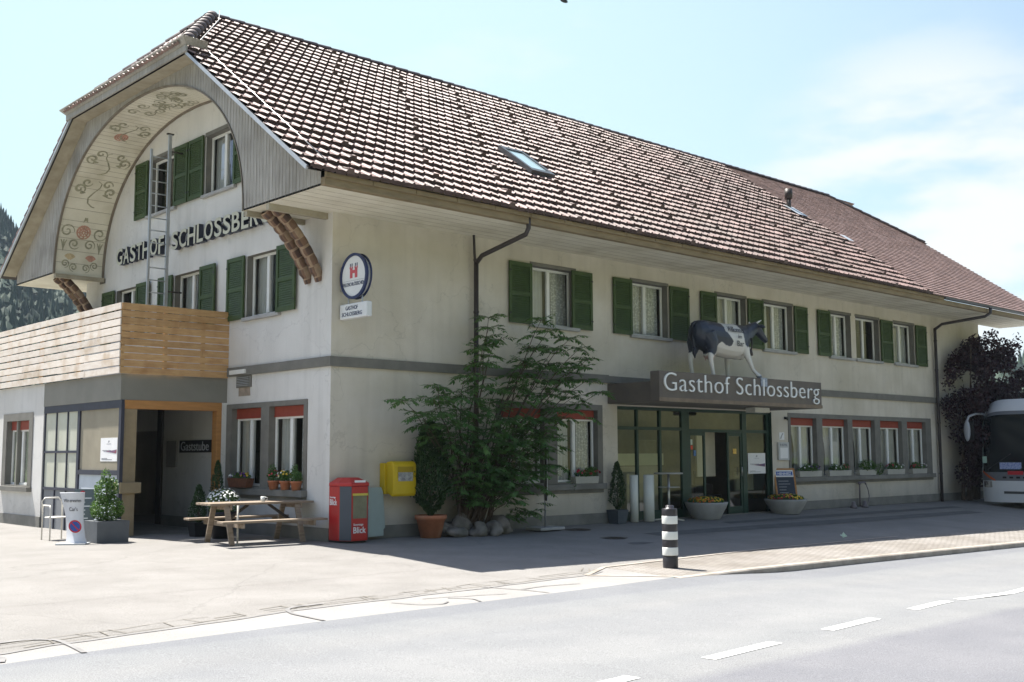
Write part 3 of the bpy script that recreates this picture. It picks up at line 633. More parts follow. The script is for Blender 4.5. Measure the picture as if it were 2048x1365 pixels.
# ridge and hip cappings
ridgem=M('ridge_tile',(.075,.06,.062),.6,scale=3,col2=(.15,.11,.10),c3=(.2,.17,.16),s3=2,f3=.4)
def capping(mb,p,q,n,r0,r1):
    p,q=Vector(p),Vector(q); d=(q-p)/n; t=d.normalized(); side=t.cross(Vector((0,0,1))).normalized(); up=side.cross(t)
    for k in range(n):
        a=p+d*k; b_=p+d*(k+1.12); A=[];B=[];A2=[]
        for j in range(9):
            th=math.pi*j/8; c=side*math.cos(th); s_=up*math.sin(th)
            A.append(mb.av(a+(c+s_*.8)*r0)); B.append(mb.av(b_+(c+s_*.8)*r1)); A2.append(mb.av(a+(c+s_*.8)*(r0-.02)))
        mb.smooth=True
        for j in range(8): mb.face((A[j],A[j+1],B[j+1],B[j]))
        mb.smooth=False
        for j in range(8): mb.face((A[j],A2[j],A2[j+1],A[j+1]))
mb=MB(); capping(mb,(XE-2.2,CY,ZR+.0),(PX,CY,ZR+.0),66,.125,.10)
for e in (0,):
    capping(mb,(XV-.02,HY,HZ+.05),(PX,CY,ZR+.02),10,.16,.135); capping(mb,(XV-.02,2*CY-HY,HZ+.05),(PX,CY,ZR+.02),10,.15,.125)
    capping(mb,(XE,HY,HZ+.03),(HX2,CY,ZR+.0),11,.12,.10)
mb.build('ridge_capping',ridgem,roofp)
# verge: zinc strip, barge boards
mb=MB()
for sd in (1,-1):
    f=(lambda y:y) if sd>0 else (lambda y:2*CY-y)
    a=(XV,f(YE+.2),ZE+SL*.2); b_=(XV,f(HY),HZ)
    for (o1,o2,xx,th) in ((-.02,-.09,XV+.0,.03),):
        mb.prism([(xx,f(YE+.08),ZE+SL*.08+o1),(xx,f(HY),HZ+o1-.02),(xx,f(HY),HZ+o2-.03),(xx,f(YE+.12),ZE+SL*.12+o2-.02)],(.04,0,0))
mb.prism([(XV+.004,HY,HZ-.03),(XV+.004,2*CY-HY,HZ-.03),(XV+.004,2*CY-HY,HZ-.10),(XV+.004,HY,HZ-.10)],(.03,0,0))
mb.build('verge_strip',zinc,roofp)
XS=-1.314
def barge(mb,x,o1,o2,th):
    for sd in (1,-1):
        f=(lambda y:y) if sd>0 else (lambda y:2*CY-y)
        ye=YE+.22
        mb.prism([(x,f(ye),max(WT,ZE+SL*(ye-YE)+o1)),(x,f(HY),HZ+o1),(x,f(HY+.12),HZ+o2),(x,f(ye+.25),max(WT,ZE+SL*(ye+.25-YE)+o2-.02))],(th,0,0))
    mb.prism([(x+.002,HY-.0,HZ+o1),(x+.002,2*CY-HY,HZ+o1),(x+.002,2*CY-HY,HZ+o2),(x+.002,HY,HZ+o2)],(th-.004,0,0))
mb=MB()
# underside of the verge between barge board and siding
for sd in (1,-1):
    f=(lambda y:y) if sd>0 else (lambda y:2*CY-y)
    ye=YE+.22
    mb.poly([(XV+.07,f(ye),ZE+SL*(ye-YE)-.14),(XS,f(ye),ZE+SL*(ye-YE)-.14),(XS,f(HY),HZ-.14),(XV+.07,f(HY),HZ-.14)])
mb.poly([(XV+.07,HY,HZ-.145),(XS,HY,HZ-.145),(XS,2*CY-HY,HZ-.145),(XV+.07,2*CY-HY,HZ-.145)])
mb.build('barge_board',bargem,roofp)
# gutter boards over the half hip eave
mb=MB(); x=XV-.02
mb.prism([(x-.0,HY-.22,HZ-.03),(x-.0,2*CY-HY+.22,HZ-.03),(x-.14,2*CY-HY+.34,HZ+.10),(x-.14,HY-.34,HZ+.10)],(.0,0,.02))
mb.box((x-.02,HY-.2,HZ-.16),(x+.02,2*CY-HY+.2,HZ-.03))
mb.prism([(x-.0,HY-.22,HZ-.03),(x-.14,HY-.34,HZ+.10),(x+.4,HY-.34,HZ+.10),(x+.45,HY-.22,HZ-.03)],(0,.02,0))
mb.build('half_hip_gutter',siding,roofp)
# gable siding with arch
CA=5.95; AW=4.87; AH=3.48; AZ=6.28; NA=40
def arch(t):    # t 0..1 from right foot (low y) to left foot
    th=math.pi*t; c,s=-math.cos(th),math.sin(th); p=2/2.15
    return (CA+AW*math.copysign(abs(c)**p,c),AZ+AH*abs(s)**p)
def rtop(y):
    yy=y if y<CY else 2*CY-y
    return min(ZE+SL*(yy-YE),HZ)-.13
mb=MB()
ye=-1.6
A=[arch(k/NA) for k in range(NA+1)]
for p,q in zip(A,A[1:]): mb.poly([(XS,p[0],p[1]),(XS,q[0],q[1]),(XS,q[0],rtop(q[0])),(XS,p[0],rtop(p[0]))])
for (ya,yb) in ((ye,A[0][0]),(A[-1][0],2*CA-ye)):
    n=12
    for k in range(n):
        a=ya+(yb-ya)*k/n; b_=ya+(yb-ya)*(k+1)/n; mb.poly([(XS,a,AZ),(XS,b_,AZ),(XS,b_,max(AZ+.01,rtop(b_))),(XS,a,max(AZ+.01,rtop(a)))])
# cover battens between the boards
y=-1.5
while y<13.3:
    pa=None
    t=(y-CA)/AW
    zb=AZ if abs(t)>=1 else AZ+AH*(1-abs(t)**2.15)**(1/2.15)
    zt=rtop(y)
    if zt-zb>.05: mb.box((XS-.005,y-.006,zb),(XS+.001,y+.0,zt-.01))
    y+=.118
mb.build('gable_siding',siding,inn)
mb=MB(); mb.smooth=True
for p,q in zip(A,A[1:]): mb.poly([(XS,p[0],p[1]),(0,p[0],p[1]),(0,q[0],q[1]),(XS,q[0],q[1])])
mb.smooth=False
arco=mb.build('arch_soffit',cream,inn)
mb=MB()
# board joints + edge mouldings on the soffit
NB=84
def apt(t,x,h):      # point on arch surface raised inward by h
    p=Vector(arch(t)); a=Vector(arch(max(0,t-.002))); b_=Vector(arch(min(1,t+.002))); tt=(b_-a).normalized(); n=Vector((-tt.y,tt.x))
    if n.dot(Vector((CA,AZ))-p)<0: n=-n
    return (x,p.x+n.x*h,p.y+n.y*h)
# equal arc length parametrisation
acc=[0]; T_=[k/600 for k in range(601)]
for a,b_ in zip(T_,T_[1:]): acc.append(acc[-1]+(Vector(arch(b_))-Vector(arch(a))).length)
AL=acc[-1]
def tof(s):
    import bisect
    i=min(599,max(0,bisect.bisect(acc,s)-1)); return T_[i]+(s-acc[i])/(acc[i+1]-acc[i])/600
for k in range(1,NB):
    s=AL*k/NB; a,b_=tof(s-.004),tof(s+.004); mb.poly([apt(a,XS+.03,.003),apt(a,-.02,.003),apt(b_,-.02,.003),apt(b_,XS+.03,.003)])
mb.build('board_joint',M('joint_line',(.20,.17,.11),.9,var=.2),arco)  # joints drawn as thin dark strips
for (xx0,xx1,hh) in ((XS-.02,XS+.035,.03),(-.06,-.002,.035)):
    mb=MB()
    for k in range(80):
        a,b_=tof(AL*k/80),tof(AL*(k+1)/80)
        P=[apt(a,xx0,-.002),apt(b_,xx0,-.002),apt(b_,xx0,hh),apt(a,xx0,hh)]; Q=[apt(a,xx1,-.002),apt(b_,xx1,-.002),apt(b_,xx1,hh),apt(a,xx1,hh)]
        mb.poly(P); mb.poly(Q[::-1]); mb.poly([P[2],P[3],Q[3],Q[2]])
    mb.build('arch_moulding',M('moulding',(.20,.17,.13),.8,var=.2),arco)
# painted scroll ornament on the soffit (thin raised paint)
grn=M('scroll_green',(.33,.32,.225),.8,var=.35,scale=9); pnk=M('scroll_red',(.48,.27,.20),.8,var=.3,scale=9); och=M('scroll_ochre',(.55,.44,.27),.8,var=.25,scale=9)
og=MB(); op=MB(); oo=MB()
def ribbon(mb,pts,w,h=.006):
    w*=1.7
    n=len(pts)
    for i in range(n-1):
        (s0,x0),(s1,x1)=pts[i],pts[i+1]; d=Vector((s1-s0,x1-x0)); 
        if d.length<1e-6: continue
        nn=Vector((-d.y,d.x)).normalized(); wa=w*(.35+.65*math.sin(math.pi*min(1,(i+.5)/n))); nn=nn*wa
        mb.poly([apt(tof(s0-nn.x),x0-nn.y,h),apt(tof(s1-nn.x),x1-nn.y,h),apt(tof(s1+nn.x),x1+nn.y,h),apt(tof(s0+nn.x),x0+nn.y,h)])
def spiral(mb,s,x,r,dr,ang,turn=1.5,w=.012,tail=0):
    pts=[]; r*=1.25
    for k in range(26):
        t=k/25; a=ang+dr*turn*6.283*t; rr_=r*(1-.85*t); pts.append((s+rr_*math.cos(a),x+rr_*math.sin(a)))
    ribbon(mb,pts,w)
def leafm(mb,s,x,l,w,ang):
    for j in (-1,0,1):
        pts=[(s+l*t*math.cos(ang+.25*j*t),x+l*t*math.sin(ang+.25*j*t)) for t in [q/8 for q in range(9)]]; ribbon(mb,pts,w)
def rose(mb,s,x,r):
    for rr_ in (r,r*.62,r*.25): ribbon(mb,[(s+rr_*math.cos(a*.42),x+rr_*math.sin(a*.42)) for a in range(16)],.016)
    for k in range(8): ribbon(mb,[(s+r*.3*math.cos(k*.785),x+r*.3*math.sin(k*.785)),(s+r*.65*math.cos(k*.785+.2),x+r*.65*math.sin(k*.785+.2)),(s+r*.95*math.cos(k*.785),x+r*.95*math.sin(k*.785))],.01)
XM=XS/2
for mir in (0,1):
    Sx=(lambda s:s) if mir else (lambda s:AL-s); D=1 if mir else -1
    rose(op,Sx(1.15),XM,.17)
    for q in (-1,1):
        spiral(og,Sx(1.15),XM+q*.42,.15,q*D,1.5,1.4,.014); spiral(og,Sx(.83),XM+q*.2,.12,-q*D,1.,1.5,.014); leafm(og,Sx(.62),XM+q*.47,.3,.012,0 if mir else 3.14)
        for j in range(7): ribbon(oo if q<0 else op,[(Sx(.42),XM+q*.27),(Sx(.42+.15*math.cos(-.9+j*.3)),XM+q*.27+.16*math.sin(-.9+j*.3))],.022)
        spiral(og,Sx(.3),XM+q*.38,.09,q*D,0,1.6,.012); spiral(og,Sx(.22),XM+q*.16,.09,-q*D,0,1.6,.012); leafm(og,Sx(1.42),XM+q*.06,.14,.01,(0 if mir else 3.14)+q*.5)
    for base in (2.35,3.35,4.7):
        sg=1 if base!=3.35 else -1
        ribbon(og,[(Sx(base+.3*math.cos(t*.5)-.1*t*.3),XM+.12*math.sin(t*1.1)*sg) for t in range(8)],.012)
        for q in (-1,1):
            spiral(og,Sx(base),XM+q*.40,.13,q*D*sg,.5,1.3,.02); spiral(og,Sx(base+.22),XM+q*.26*sg,.11,-q*D,1.5,1.2,.018); leafm(og,Sx(base-.1),XM+q*.22,.14,.016,1.57*q)
    rose(op,Sx(4.35),XM-.08,.15)
for k in range(26):
    s=AL/2+rnd.uniform(-1.1,1.1); spiral(og,s,XM+rnd.uniform(-.42,.42),.12,rnd.choice((-1,1)),rnd.uniform(0,6),1.3,.016)
og.build('painted_scrolls',grn,arco); op.build('painted_flowers',pnk,arco); oo.build('painted_flowers',och,arco)
# eave boxes: soffits and fascias
mb=MB()
mb.box((XS,-1.60,WT),(XE-.3,.05,WT+.04)); mb.box((XS,.05,WT),(-.0,A[0][0]+.02,WT+.04))
mb.box((XS,2*CA-A[0][0]-.02,WT),(0,BY,WT+.04)); mb.box((XS,BY,WT),(XE-.3,2*CA+1.6,WT+.04))
mb.build('eave_soffit',cream,roofp)
mb=MB()
for k in range(1,6): 
    yy=-1.6+k*.27
    mb.box((XS+.01,yy-.003,WT-.002),(XE-.35,yy+.003,WT+.01))
mb.build('soffit_joint',MATS['joint_line'],roofp)
mb=MB()
for k in range(24):
    x0=XS-.02 if k==0 else XS+k*.98; x1=XS+(k+1)*.98-.012
    x1=min(x1,21.62)
    if x1<=x0: continue
    mb.box((x0,-1.80,WT+.125),(x1,-1.74,WT+.275))
    mb.box((x0,-1.80,WT+.275),(x1,-1.76,WT+.285))
mb.box((XS-.002,-1.74,WT+.0),(XE-.3,-1.60,WT+.14))
mb.build('eave_fascia',fasciam,roofp,bevel=.006)
mb=MB()
pts=[]
for j in range(9):
    th=math.pi+math.pi*j/8; pts.append((-1.80+.066*math.cos(th),WT+.21+.066*math.sin(th)))
for p,q in zip(pts,pts[1:]): mb.poly([(21.62,p[0],p[1]),(XE,p[0],p[1]),(XE,q[0],q[1]),(21.62,q[0],q[1])])
mb.poly([(21.62,a,b) for a,b in pts]); mb.box((21.62,-1.745,WT+.15),(XE,-1.735,WT+.21))
mb.build('gutter',M('gutter_dark',(.085,.095,.105),.5,var=.1,metal=.2),roofp)
# brackets
bt1=M('bracket_brown',(.17,.10,.065),.7,var=.25,scale=9); bt2=M('bracket_dark',(.085,.052,.04),.7,var=.2); bt3=M('bracket_tan',(.30,.215,.145),.75,var=.2,scale=10)
def bracket(y):
    mb=MB(); mb.smooth=True; n=66; L0=Vector((-1.02,y,WT-.0)); L1=Vector((.0,y,4.98)); ctrl=Vector((-.40,y,5.85)); prev=None
    for k in range(n+1):
        t=k/n; p=L0*(1-t)**2+ctrl*2*t*(1-t)+L1*t*t; tg=((ctrl-L0)*2*(1-t)+(L1-ctrl)*2*t).normalized(); nn=Vector((-tg.z,0,tg.x))
        if nn.x>0: nn=-nn
        nn=-nn*-1
        ph=(t*8.5)%1; bu=.022*math.sin(math.pi*ph)**.7*(1 if t<.9 else .4); w=.085+.014*math.sin(math.pi*ph)
        if t>.88: w*=1-(t-.88)*3.2
        hh=.06+bu
        cur=[mb.av(p+Vector((0,-w,0))-nn*.07),mb.av(p+Vector((0,-w,0))+nn*hh),mb.av(p+Vector((0,-w*.3,0))+nn*(hh+.02)),mb.av(p+Vector((0,w*.3,0))+nn*(hh+.02)),mb.av(p+Vector((0,w,0))+nn*hh),mb.av(p+Vector((0,w,0))-nn*.07)]
        if prev:
            seg=int(((k-1)/n)*8.5)
            for j in range(6):
                mb.mi=(0,1,0,2)[(seg+j)%4] if ph>.16 else 2
                if j==5: mb.mi=1
                mb.face((prev[j],cur[j],cur[(j+1)%6],prev[(j+1)%6]))
        prev=cur
    mb.build('carved_bracket',[bt1,bt2,bt3],inn)
for y in (.42,.80,11.45,11.07): bracket(y)
for (y0,y1,dz) in ((.98,1.08,.10),(.16,.26,.12),(10.7,10.82,.1)):
    mb=MB(); mb.box((-1.30,y0,WT-dz),(-.0,y1,WT)); mb.build('bracket_beam',bargem,inn)
mb=MB(); mb.box((-.03,10.7,6.15),(-.001,11.0,6.27)); mb.build('wall_string_line',trim,inn)
# skylight
mb=MB()
sx0,sx1=5.45,6.20; sy0,sy1=.18,1.32; 
def q(x,y,h): return slope_pt(x,(y-YE)/ca,h)
fr=[(sx0,sx0+.09,sy0,sy1),(sx1-.09,sx1,sy0,sy1),(sx0+.09,sx1-.09,sy0,sy0+.12),(sx0+.09,sx1-.09,sy1-.1,sy1)]
for (x0,x1,y0,y1) in fr:
    i=[mb.av(q(x,y,h)) for h in (.02,.16) for x,y in ((x0,y0),(x1,y0),(x1,y1),(x0,y1))]
    mb.face(i[4:]); 
    for k in range(4): mb.face((i[k],i[(k+1)%4],i[4+(k+1)%4],i[4+k]))
sk=mb.build('skylight',M('skylight_frame',(.10,.105,.11),.4,var=.1,metal=.5),roofp)
mb=MB(); mb.poly([q(sx0+.09,sy0+.12,.13),q(sx1-.09,sy0+.12,.13),q(sx1-.09,sy1-.1,.13),q(sx0+.09,sy1-.1,.13)]); mb.build('pane',M('skylight_glass',(.30,.42,.46),.04,var=0,spec=1),sk)
# vent pipe + flashing
px_,py_=20.1,2.75; pz_=ZE+SL*(py_-YE)
mb=MB(); mb.tube([(px_,py_,pz_-.1),(px_,py_,pz_+.45)],.075,14); mb.tube([(px_,py_,pz_+.38),(px_,py_,pz_+.72)],.13,14); mb.build('vent_pipe',dkbrown,roofp)
mb=MB(); mb.poly([q(px_-.3,py_-.5,.10),q(px_+.3,py_-.5,.10),q(px_+.3,py_+.1,.10),q(px_-.3,py_+.1,.10)]); mb.build('roof_flashing',zinc,roofp); mb=MB(); mb.poly([q(20.6,.9,.10),q(20.95,.9,.10),q(20.95,1.25,.10),q(20.6,1.25,.10)]); mb.build('roof_flashing',zinc,roofp)
# lightning conductor wire on roof
wire=M('wire',(.5,.5,.48),.4,var=0,metal=.6)
mb=MB(); 
pts=[q(PX+.12,CY-.05,.2)]+[q(hipx(y)+.28,y,.14) for y in (5.3,4.3,3.4,HY+.05)]; mb.tube(pts,.011,5)
pts=[q(XV+.33,3.3,.14)]+[q(XV+.36,y,.13) for y in (2,0.5,-.8,-1.75)]; mb.tube(pts,.010,5)
mb.build('lightning_wire',wire,roofp)
# downpipes
dp=M('downpipe',(.050,.042,.042),.45,var=.15)
mb=MB(); mb.tube([(3.56,-.12,.02),(3.56,-.12,5.70)],.052,12); mb.tube([(3.60,-1.70,6.42),(3.60,-1.70,6.20),(3.60,-1.62,6.08),(3.57,-.30,5.82),(3.56,-.13,5.68)],.05,12); mb.tube([(3.54,-.12,5.6),(3.53,-.1,5.9),(3.51,-.10,6.28)],.028,8)
for z in (.6,2.9,4.6,5.72): mb.tube([(3.56,-.12,z),(3.56,-.12,z+.045)],.062,12)
mb.build('downpipe',dp,inn)
mb=MB(); mb.tube([(24.36,-.12,-.02),(24.36,-.12,5.85)],.052,12); mb.tube([(24.8,-1.86,6.42),(24.8,-1.86,6.25),(24.72,-1.7,6.14),(24.42,-.35,5.98),(24.36,-.13,5.82)],.05,12)
for z in (.9,2.6,4.4,5.4): mb.tube([(24.36,-.12,z),(24.36,-.12,z+.04)],.062,12)
mb.build('downpipe',dp,inn)
# ventilation grille
mb=MB(TG); mb.box((-3.56,-.01,3.04),(-2.95,.03,3.285))
v=mb.build('vent_grille',trim,inn)
mb=MB(TG)
for k in range(6): mb.box((-3.50,.025,3.075+k*.034),(-3.01,.055,3.087+k*.034))
mb.build('louvre',zinc,v)
mb=MB(TG); mb.box((-3.75,.06,3.33),(-3.1,.10,3.42)); mb.build('cover_plate',whitep,inn)
mb=MB(TG); mb.poly([(-3.5,.003,2.86),(-3.0,.003,2.86),(-3.02,.003,3.04),(-3.5,.003,3.04)]); mb.build('rust_stain',M('rust_stain',(.33,.27,.21),.9,var=.25),inn)
# ---------- entrance ----------
dg=M('door_green',(.018,.05,.035),.45,var=.15)
ent=MB(TF)
D=-.12
for (a,b_) in ((8.14,8.19),(8.96,9.03),(9.83,9.91),(10.72,11.03),(13.34,13.54),(14.50,14.6)): ent.box((a,D-.06,.0),(b_,D+.02,2.76))
ent.box((8.19,D-.05,2.69),(14.5,D+.015,2.76)); ent.box((8.19,D-.05,2.20),(10.72,D+.015,2.28)); ent.box((11.03,D-.05,2.17),(13.34,D+.017,2.25)); ent.box((13.54,D-.05,2.17),(14.5,D+.015,2.25))
ent.box((8.19,D-.05,.0),(10.72,D+.015,.22))
for s in ((8.14,8.14),(14.6,14.6)): ent.poly([(s[0],0,0),(s[0],D-.05,0),(s[0],D-.05,2.76),(s[0],0,2.76)])
ent.poly([(8.14,0,2.76),(8.14,D,2.76),(14.6,D,2.76),(14.6,0,2.76)])
eo=ent.build('entrance_front',dg,inn,bevel=.005)
for (a,b_,z0,z1) in ((8.19,8.96,.22,2.20),(9.03,9.83,.22,2.20),(9.91,10.72,.22,2.20),(8.19,8.96,2.28,2.69),(9.03,9.83,2.28,2.69),(9.91,10.72,2.28,2.69),(11.03,13.34,2.25,2.69),(13.54,14.5,2.25,2.69),(13.54,14.5,.05,2.17)):
    g=MB(TF); g.poly([(a,D-.02,z0),(b_,D-.02,z0),(b_,D-.02,z1),(a,D-.02,z1)]); g.build('pane',glassd,eo)
def doorleaf(u0,u1,name,lab=None):
    d_=MB(TF); 
    d_.box((u0,D-.05,.02),(u0+.07,D,2.17)); d_.box((u1-.07,D-.05,.02),(u1,D,2.17)); d_.box((u0+.07,D-.05,2.08),(u1-.07,D,2.17)); d_.box((u0+.07,D-.05,.02),(u1-.07,D,.2))
    o=d_.build(name,dg,eo,bevel=.004); 
    g=MB(TF); g.poly([(u0+.07,D-.025,.2),(u1-.07,D-.025,.2),(u1-.07,D-.025,2.08),(u0+.07,D-.025,2.08)]); g.build('pane',glassd,eo)
    return o
doorleaf(11.03,11.72,'door'); dl=doorleaf(12.68,13.34,'door')
h=MB(TF); h.tube([(13.25,D+.05,1.0),(13.25,D+.05,1.25)],.015,8); h.build('door_handle',steel,eo)
# interior of the entrance
mb=MB(TF); mb.box((8.2,-.75,1.32),(10.7,-.70,1.62)); mb.build('interior_strip',M('beige_strip',(.80,.78,.56),.8,var=.05),eo)
mb=MB(TF); mb.box((8.2,-.78,.05),(10.7,-.745,1.30)); mb.build('interior_panel',M('taupe_panel',(.52,.47,.38),.8,var=.12,scale=2),eo)
mb=MB(TF); mb.box((13.6,-.6,.6),(14.45,-.55,1.1)); mb.box((11.8,-2.6,.02),(12.6,-2.5,2.0)); mb.build('interior_panel',M('cream_panel',(.5,.46,.36),.8,var=.12),eo)
mb=MB(TF)
mb.box((12.2,-.9,.45),(12.75,-.4,.52)); mb.box((12.25,-.95,.5),(12.7,-.88,1.15)); 
for (a,b_) in ((12.22,-.88),(12.7,-.88),(12.22,-.45),(12.7,-.45)): mb.box((a,b_,.02),(a+.04,b_+.04,.45))
mb.build('interior_chair',blackm,eo)
mb=MB(TF); mb.box((12.0,-1.2,.02),(13.1,-.95,.78)); mb.build('interior_counter',dkbrown,eo)
mb=MB(TF); mb.box((11.95,-.62,1.0),(12.75,-.58,2.2)); mb.build('interior_panel',M('beige_wall',(.60,.56,.44),.8,var=.06),eo)
# notices on glass
for (u0,u1,z0,z1,c,nm) in ((11.1,11.2,1.72,1.82,(.7,.08,.04),'r'),(11.1,11.19,1.84,1.98,(.55,.62,.55),'g'),(12.95,13.1,1.6,1.74,(.75,.5,.1),'y'),(11.24,11.34,1.55,1.7,(.1,.2,.4),'b')):
    mb=MB(TF); mb.box((u0,D-.018,z0),(u1,D-.012,z1)); mb.build('door_sticker',M('sticker_'+nm,c,.6,var=.2,scale=20),eo)
# canopy
cnm=M('canopy_brown',(.11,.097,.083),.75,scale=2,col2=(.145,.125,.105),c3=(.17,.14,.10),s3=1.5,f3=.4,bump=.2)
soff=M('canopy_soffit',(.22,.20,.165),.85,var=.12)
mb=MB(TF); mb.box((7.80,.0,2.80),(14.43,1.44,3.27)); c0=mb.build('canopy',cnm,inn,bevel=.01)
mb=MB(TF); mb.box((7.66,1.44,2.80),(14.43,1.71,3.49)); fb=mb.build('sign_fascia',cnm,c0,bevel=.01)
mb=MB(TF); mb.box((7.645,1.705,2.80),(14.445,1.722,2.885)); mb.build('lower_lip',M('lip_tan',(.20,.155,.11),.8,var=.2),c0)
mb=MB(TF); mb.box((7.82,.02,2.793),(14.42,1.70,2.80)); mb.build('canopy_soffit',soff,c0)
ltw=M('letter_white',(.78,.80,.78),.5,var=.04)
textmesh('Gasthof Schlossberg',ltw,c0,'lettering',fm(TF,7.80,1.715,2.905),extr=.03,off=-.014,spacing=1.06,width=6.48,height=.555)
mb=MB(TF); mb.box((12.1,.9,2.66),(12.75,1.2,2.79)); mb.build('canopy_lamp',M('lamp_housing',(.6,.6,.55),.5,var=.05),c0,bevel=.01)
# ================= ENTRANCE ANNEX WITH TERRACE =================
annex=thing('entrance_annex','single-storey grey entrance annex with dark open porch and boarded roof terrace','annex',(-2.35,4.01,0))
fasc=M('annex_fascia',(.225,.22,.19),.85,scale=1.5,var=.08,bump=.2,c3=(.16,.155,.13),s3=.8,f3=.4)
mb=MB(TX); hx=[(-10.6,-9.08,.93,2.46)]
wallgrid(mb,-24,-8.2,0,2.74,hx); mb.poly([(-8.2,0,0),(-8.2,-.12,0),(-8.2,-.12,2.74),(-8.2,0,2.74)]); mb.poly([(-24,0,2.74),(-8.2,0,2.74),(-8.2,0,3.27),(-24,0,3.27)]); mb.build('wall',plaster_g,annex)
mb=MB(TX); mb.box((-24,-.02,0),(-8.18,.02,.24)); mb.build('plinth',plinthm,annex)
mb=MB(); mb.box((-2.36,4.0,2.74),(-.0,8.2,3.27)); mb.build('fascia',fasc,annex)
mb=MB(); mb.box((-2.33,8.2,2.76),(-.0,24,3.27)); mb.box((-2.3,10,0),(-.0,10.1,2.75)); mb.build('roof_slab',fasc,annex)
mb=MB(TX)
mb2=window(TX,-10.6,-9.08,.93,2.46,.15,parent=annex,red=True,sill=False,cur='half',seed=44)
s=MB(TX); wallgrid(s,-10.85,-8.83,.80,2.64,[(-10.6,-9.08,.93,2.46)],.015); s.box((-10.9,0,.79),(-8.8,.12,.90)); s.build('window_surround',trim,mb2)
# lattice glazing
fr=M('frame_navy',(.035,.038,.06),.5,var=.15); frost=M('frosted_pane',(.52,.53,.44),.5,scale=1.5,var=.06,c3=(.42,.41,.3),s3=2,f3=.4)
lat=MB(TX)
for u in (-8.17,-7.48,-6.83): lat.box((u-.02,-.06,.0),(u+.02,-.02,2.62))
lat.box((-6.24,-.07,.0),(-6.12,-.01,2.66)); lat.box((-8.2,-.07,2.58),(-3.98,-.005,2.74)); lat.box((-8.2,-.06,1.68),(-6.2,-.018,1.73)); lat.box((-8.2,-.06,.86),(-6.2,-.018,.92)); lat.box((-6.12,-.06,1.22),(-4.0,-.01,1.32)); lat.box((-4.08,-.07,0),(-3.97,-.0,2.66)); lat.box((-6.12,-.06,.0),(-4.0,-.012,.1))
lo=lat.build('glazing_frame',fr,annex)
for (a,b_) in ((-8.15,-7.50),(-7.46,-6.85),(-6.81,-6.24)):
    for (c,e_) in ((.92,1.68),(1.73,2.58)):
        g=MB(TX); g.poly([(a,-.045,c),(b_,-.045,c),(b_,-.045,e_),(a,-.045,e_)]); g.build('frosted_pane',frost,lo)
    g=MB(TX); g.poly([(a,-.045,0),(b_,-.045,0),(b_,-.045,.86),(a,-.045,.86)]); g.build('lower_panel',M('panel_grey',(.20,.21,.22),.7,var=.08),lo)
g=MB(TX); g.poly([(-6.12,-.045,1.32),(-4.08,-.045,1.32),(-4.08,-.045,2.58),(-6.12,-.045,2.58)]); g.build('upper_panel',M('panel_taupe',(.30,.27,.20),.8,scale=1.5,var=.1,c3=(.2,.18,.14),s3=1,f3=.5),lo)
g=MB(TX); g.poly([(-6.12,-.045,.1),(-4.08,-.045,.1),(-4.08,-.045,1.22),(-6.12,-.045,1.22)]); g.build('lower_panel',M('panel_paleblue',(.50,.55,.60),.7,scale=2,var=.06),lo)
pillar=M('sand_pillar',(.30,.235,.145),.85,scale=3,var=.15,bump=.3); ow=M('porch_wood',(.42,.205,.065),.6,scale=2.5,var=.14,st=(1,1,7))
mb=MB(); mb.box((-2.30,4.0,0),(-2.0,4.26,2.56)); mb.box((-2.34,3.93,.86),(-1.9,4.3,1.08)); mb.build('porch_pillar',pillar,annex,bevel=.01)
mb=MB(); mb.box((-2.30,3.985,2.56),(-.12,4.2,2.738)); mb.build('porch_beam',ow,annex,bevel=.008)
mb=MB(); mb.box((-.235,3.99,.02),(-.12,4.2,2.56)); mb.build('porch_post',ow,annex,bevel=.008)
mb=MB(); mb.box((-.12,3.99,0),(-.002,4.2,2.738)); mb.build('wall_pier',plaster_g,annex)
mb=MB(); mb.box((-1.2,9.9,.0),(-.3,9.98,2.1)); mb.build('door',M('door_redbrown',(.12,.045,.03),.5,var=.2),annex)
mb=MB(); mb.box((-2.3,4.0,-.02),(0,9.9,.012)); mb.build('porch_floor',plinthm,annex)
mb=MB(); mb.box((-.05,7.0,.02),(-.002,7.25,2.74)); mb.build('dark_jamb',dkbrown,annex)
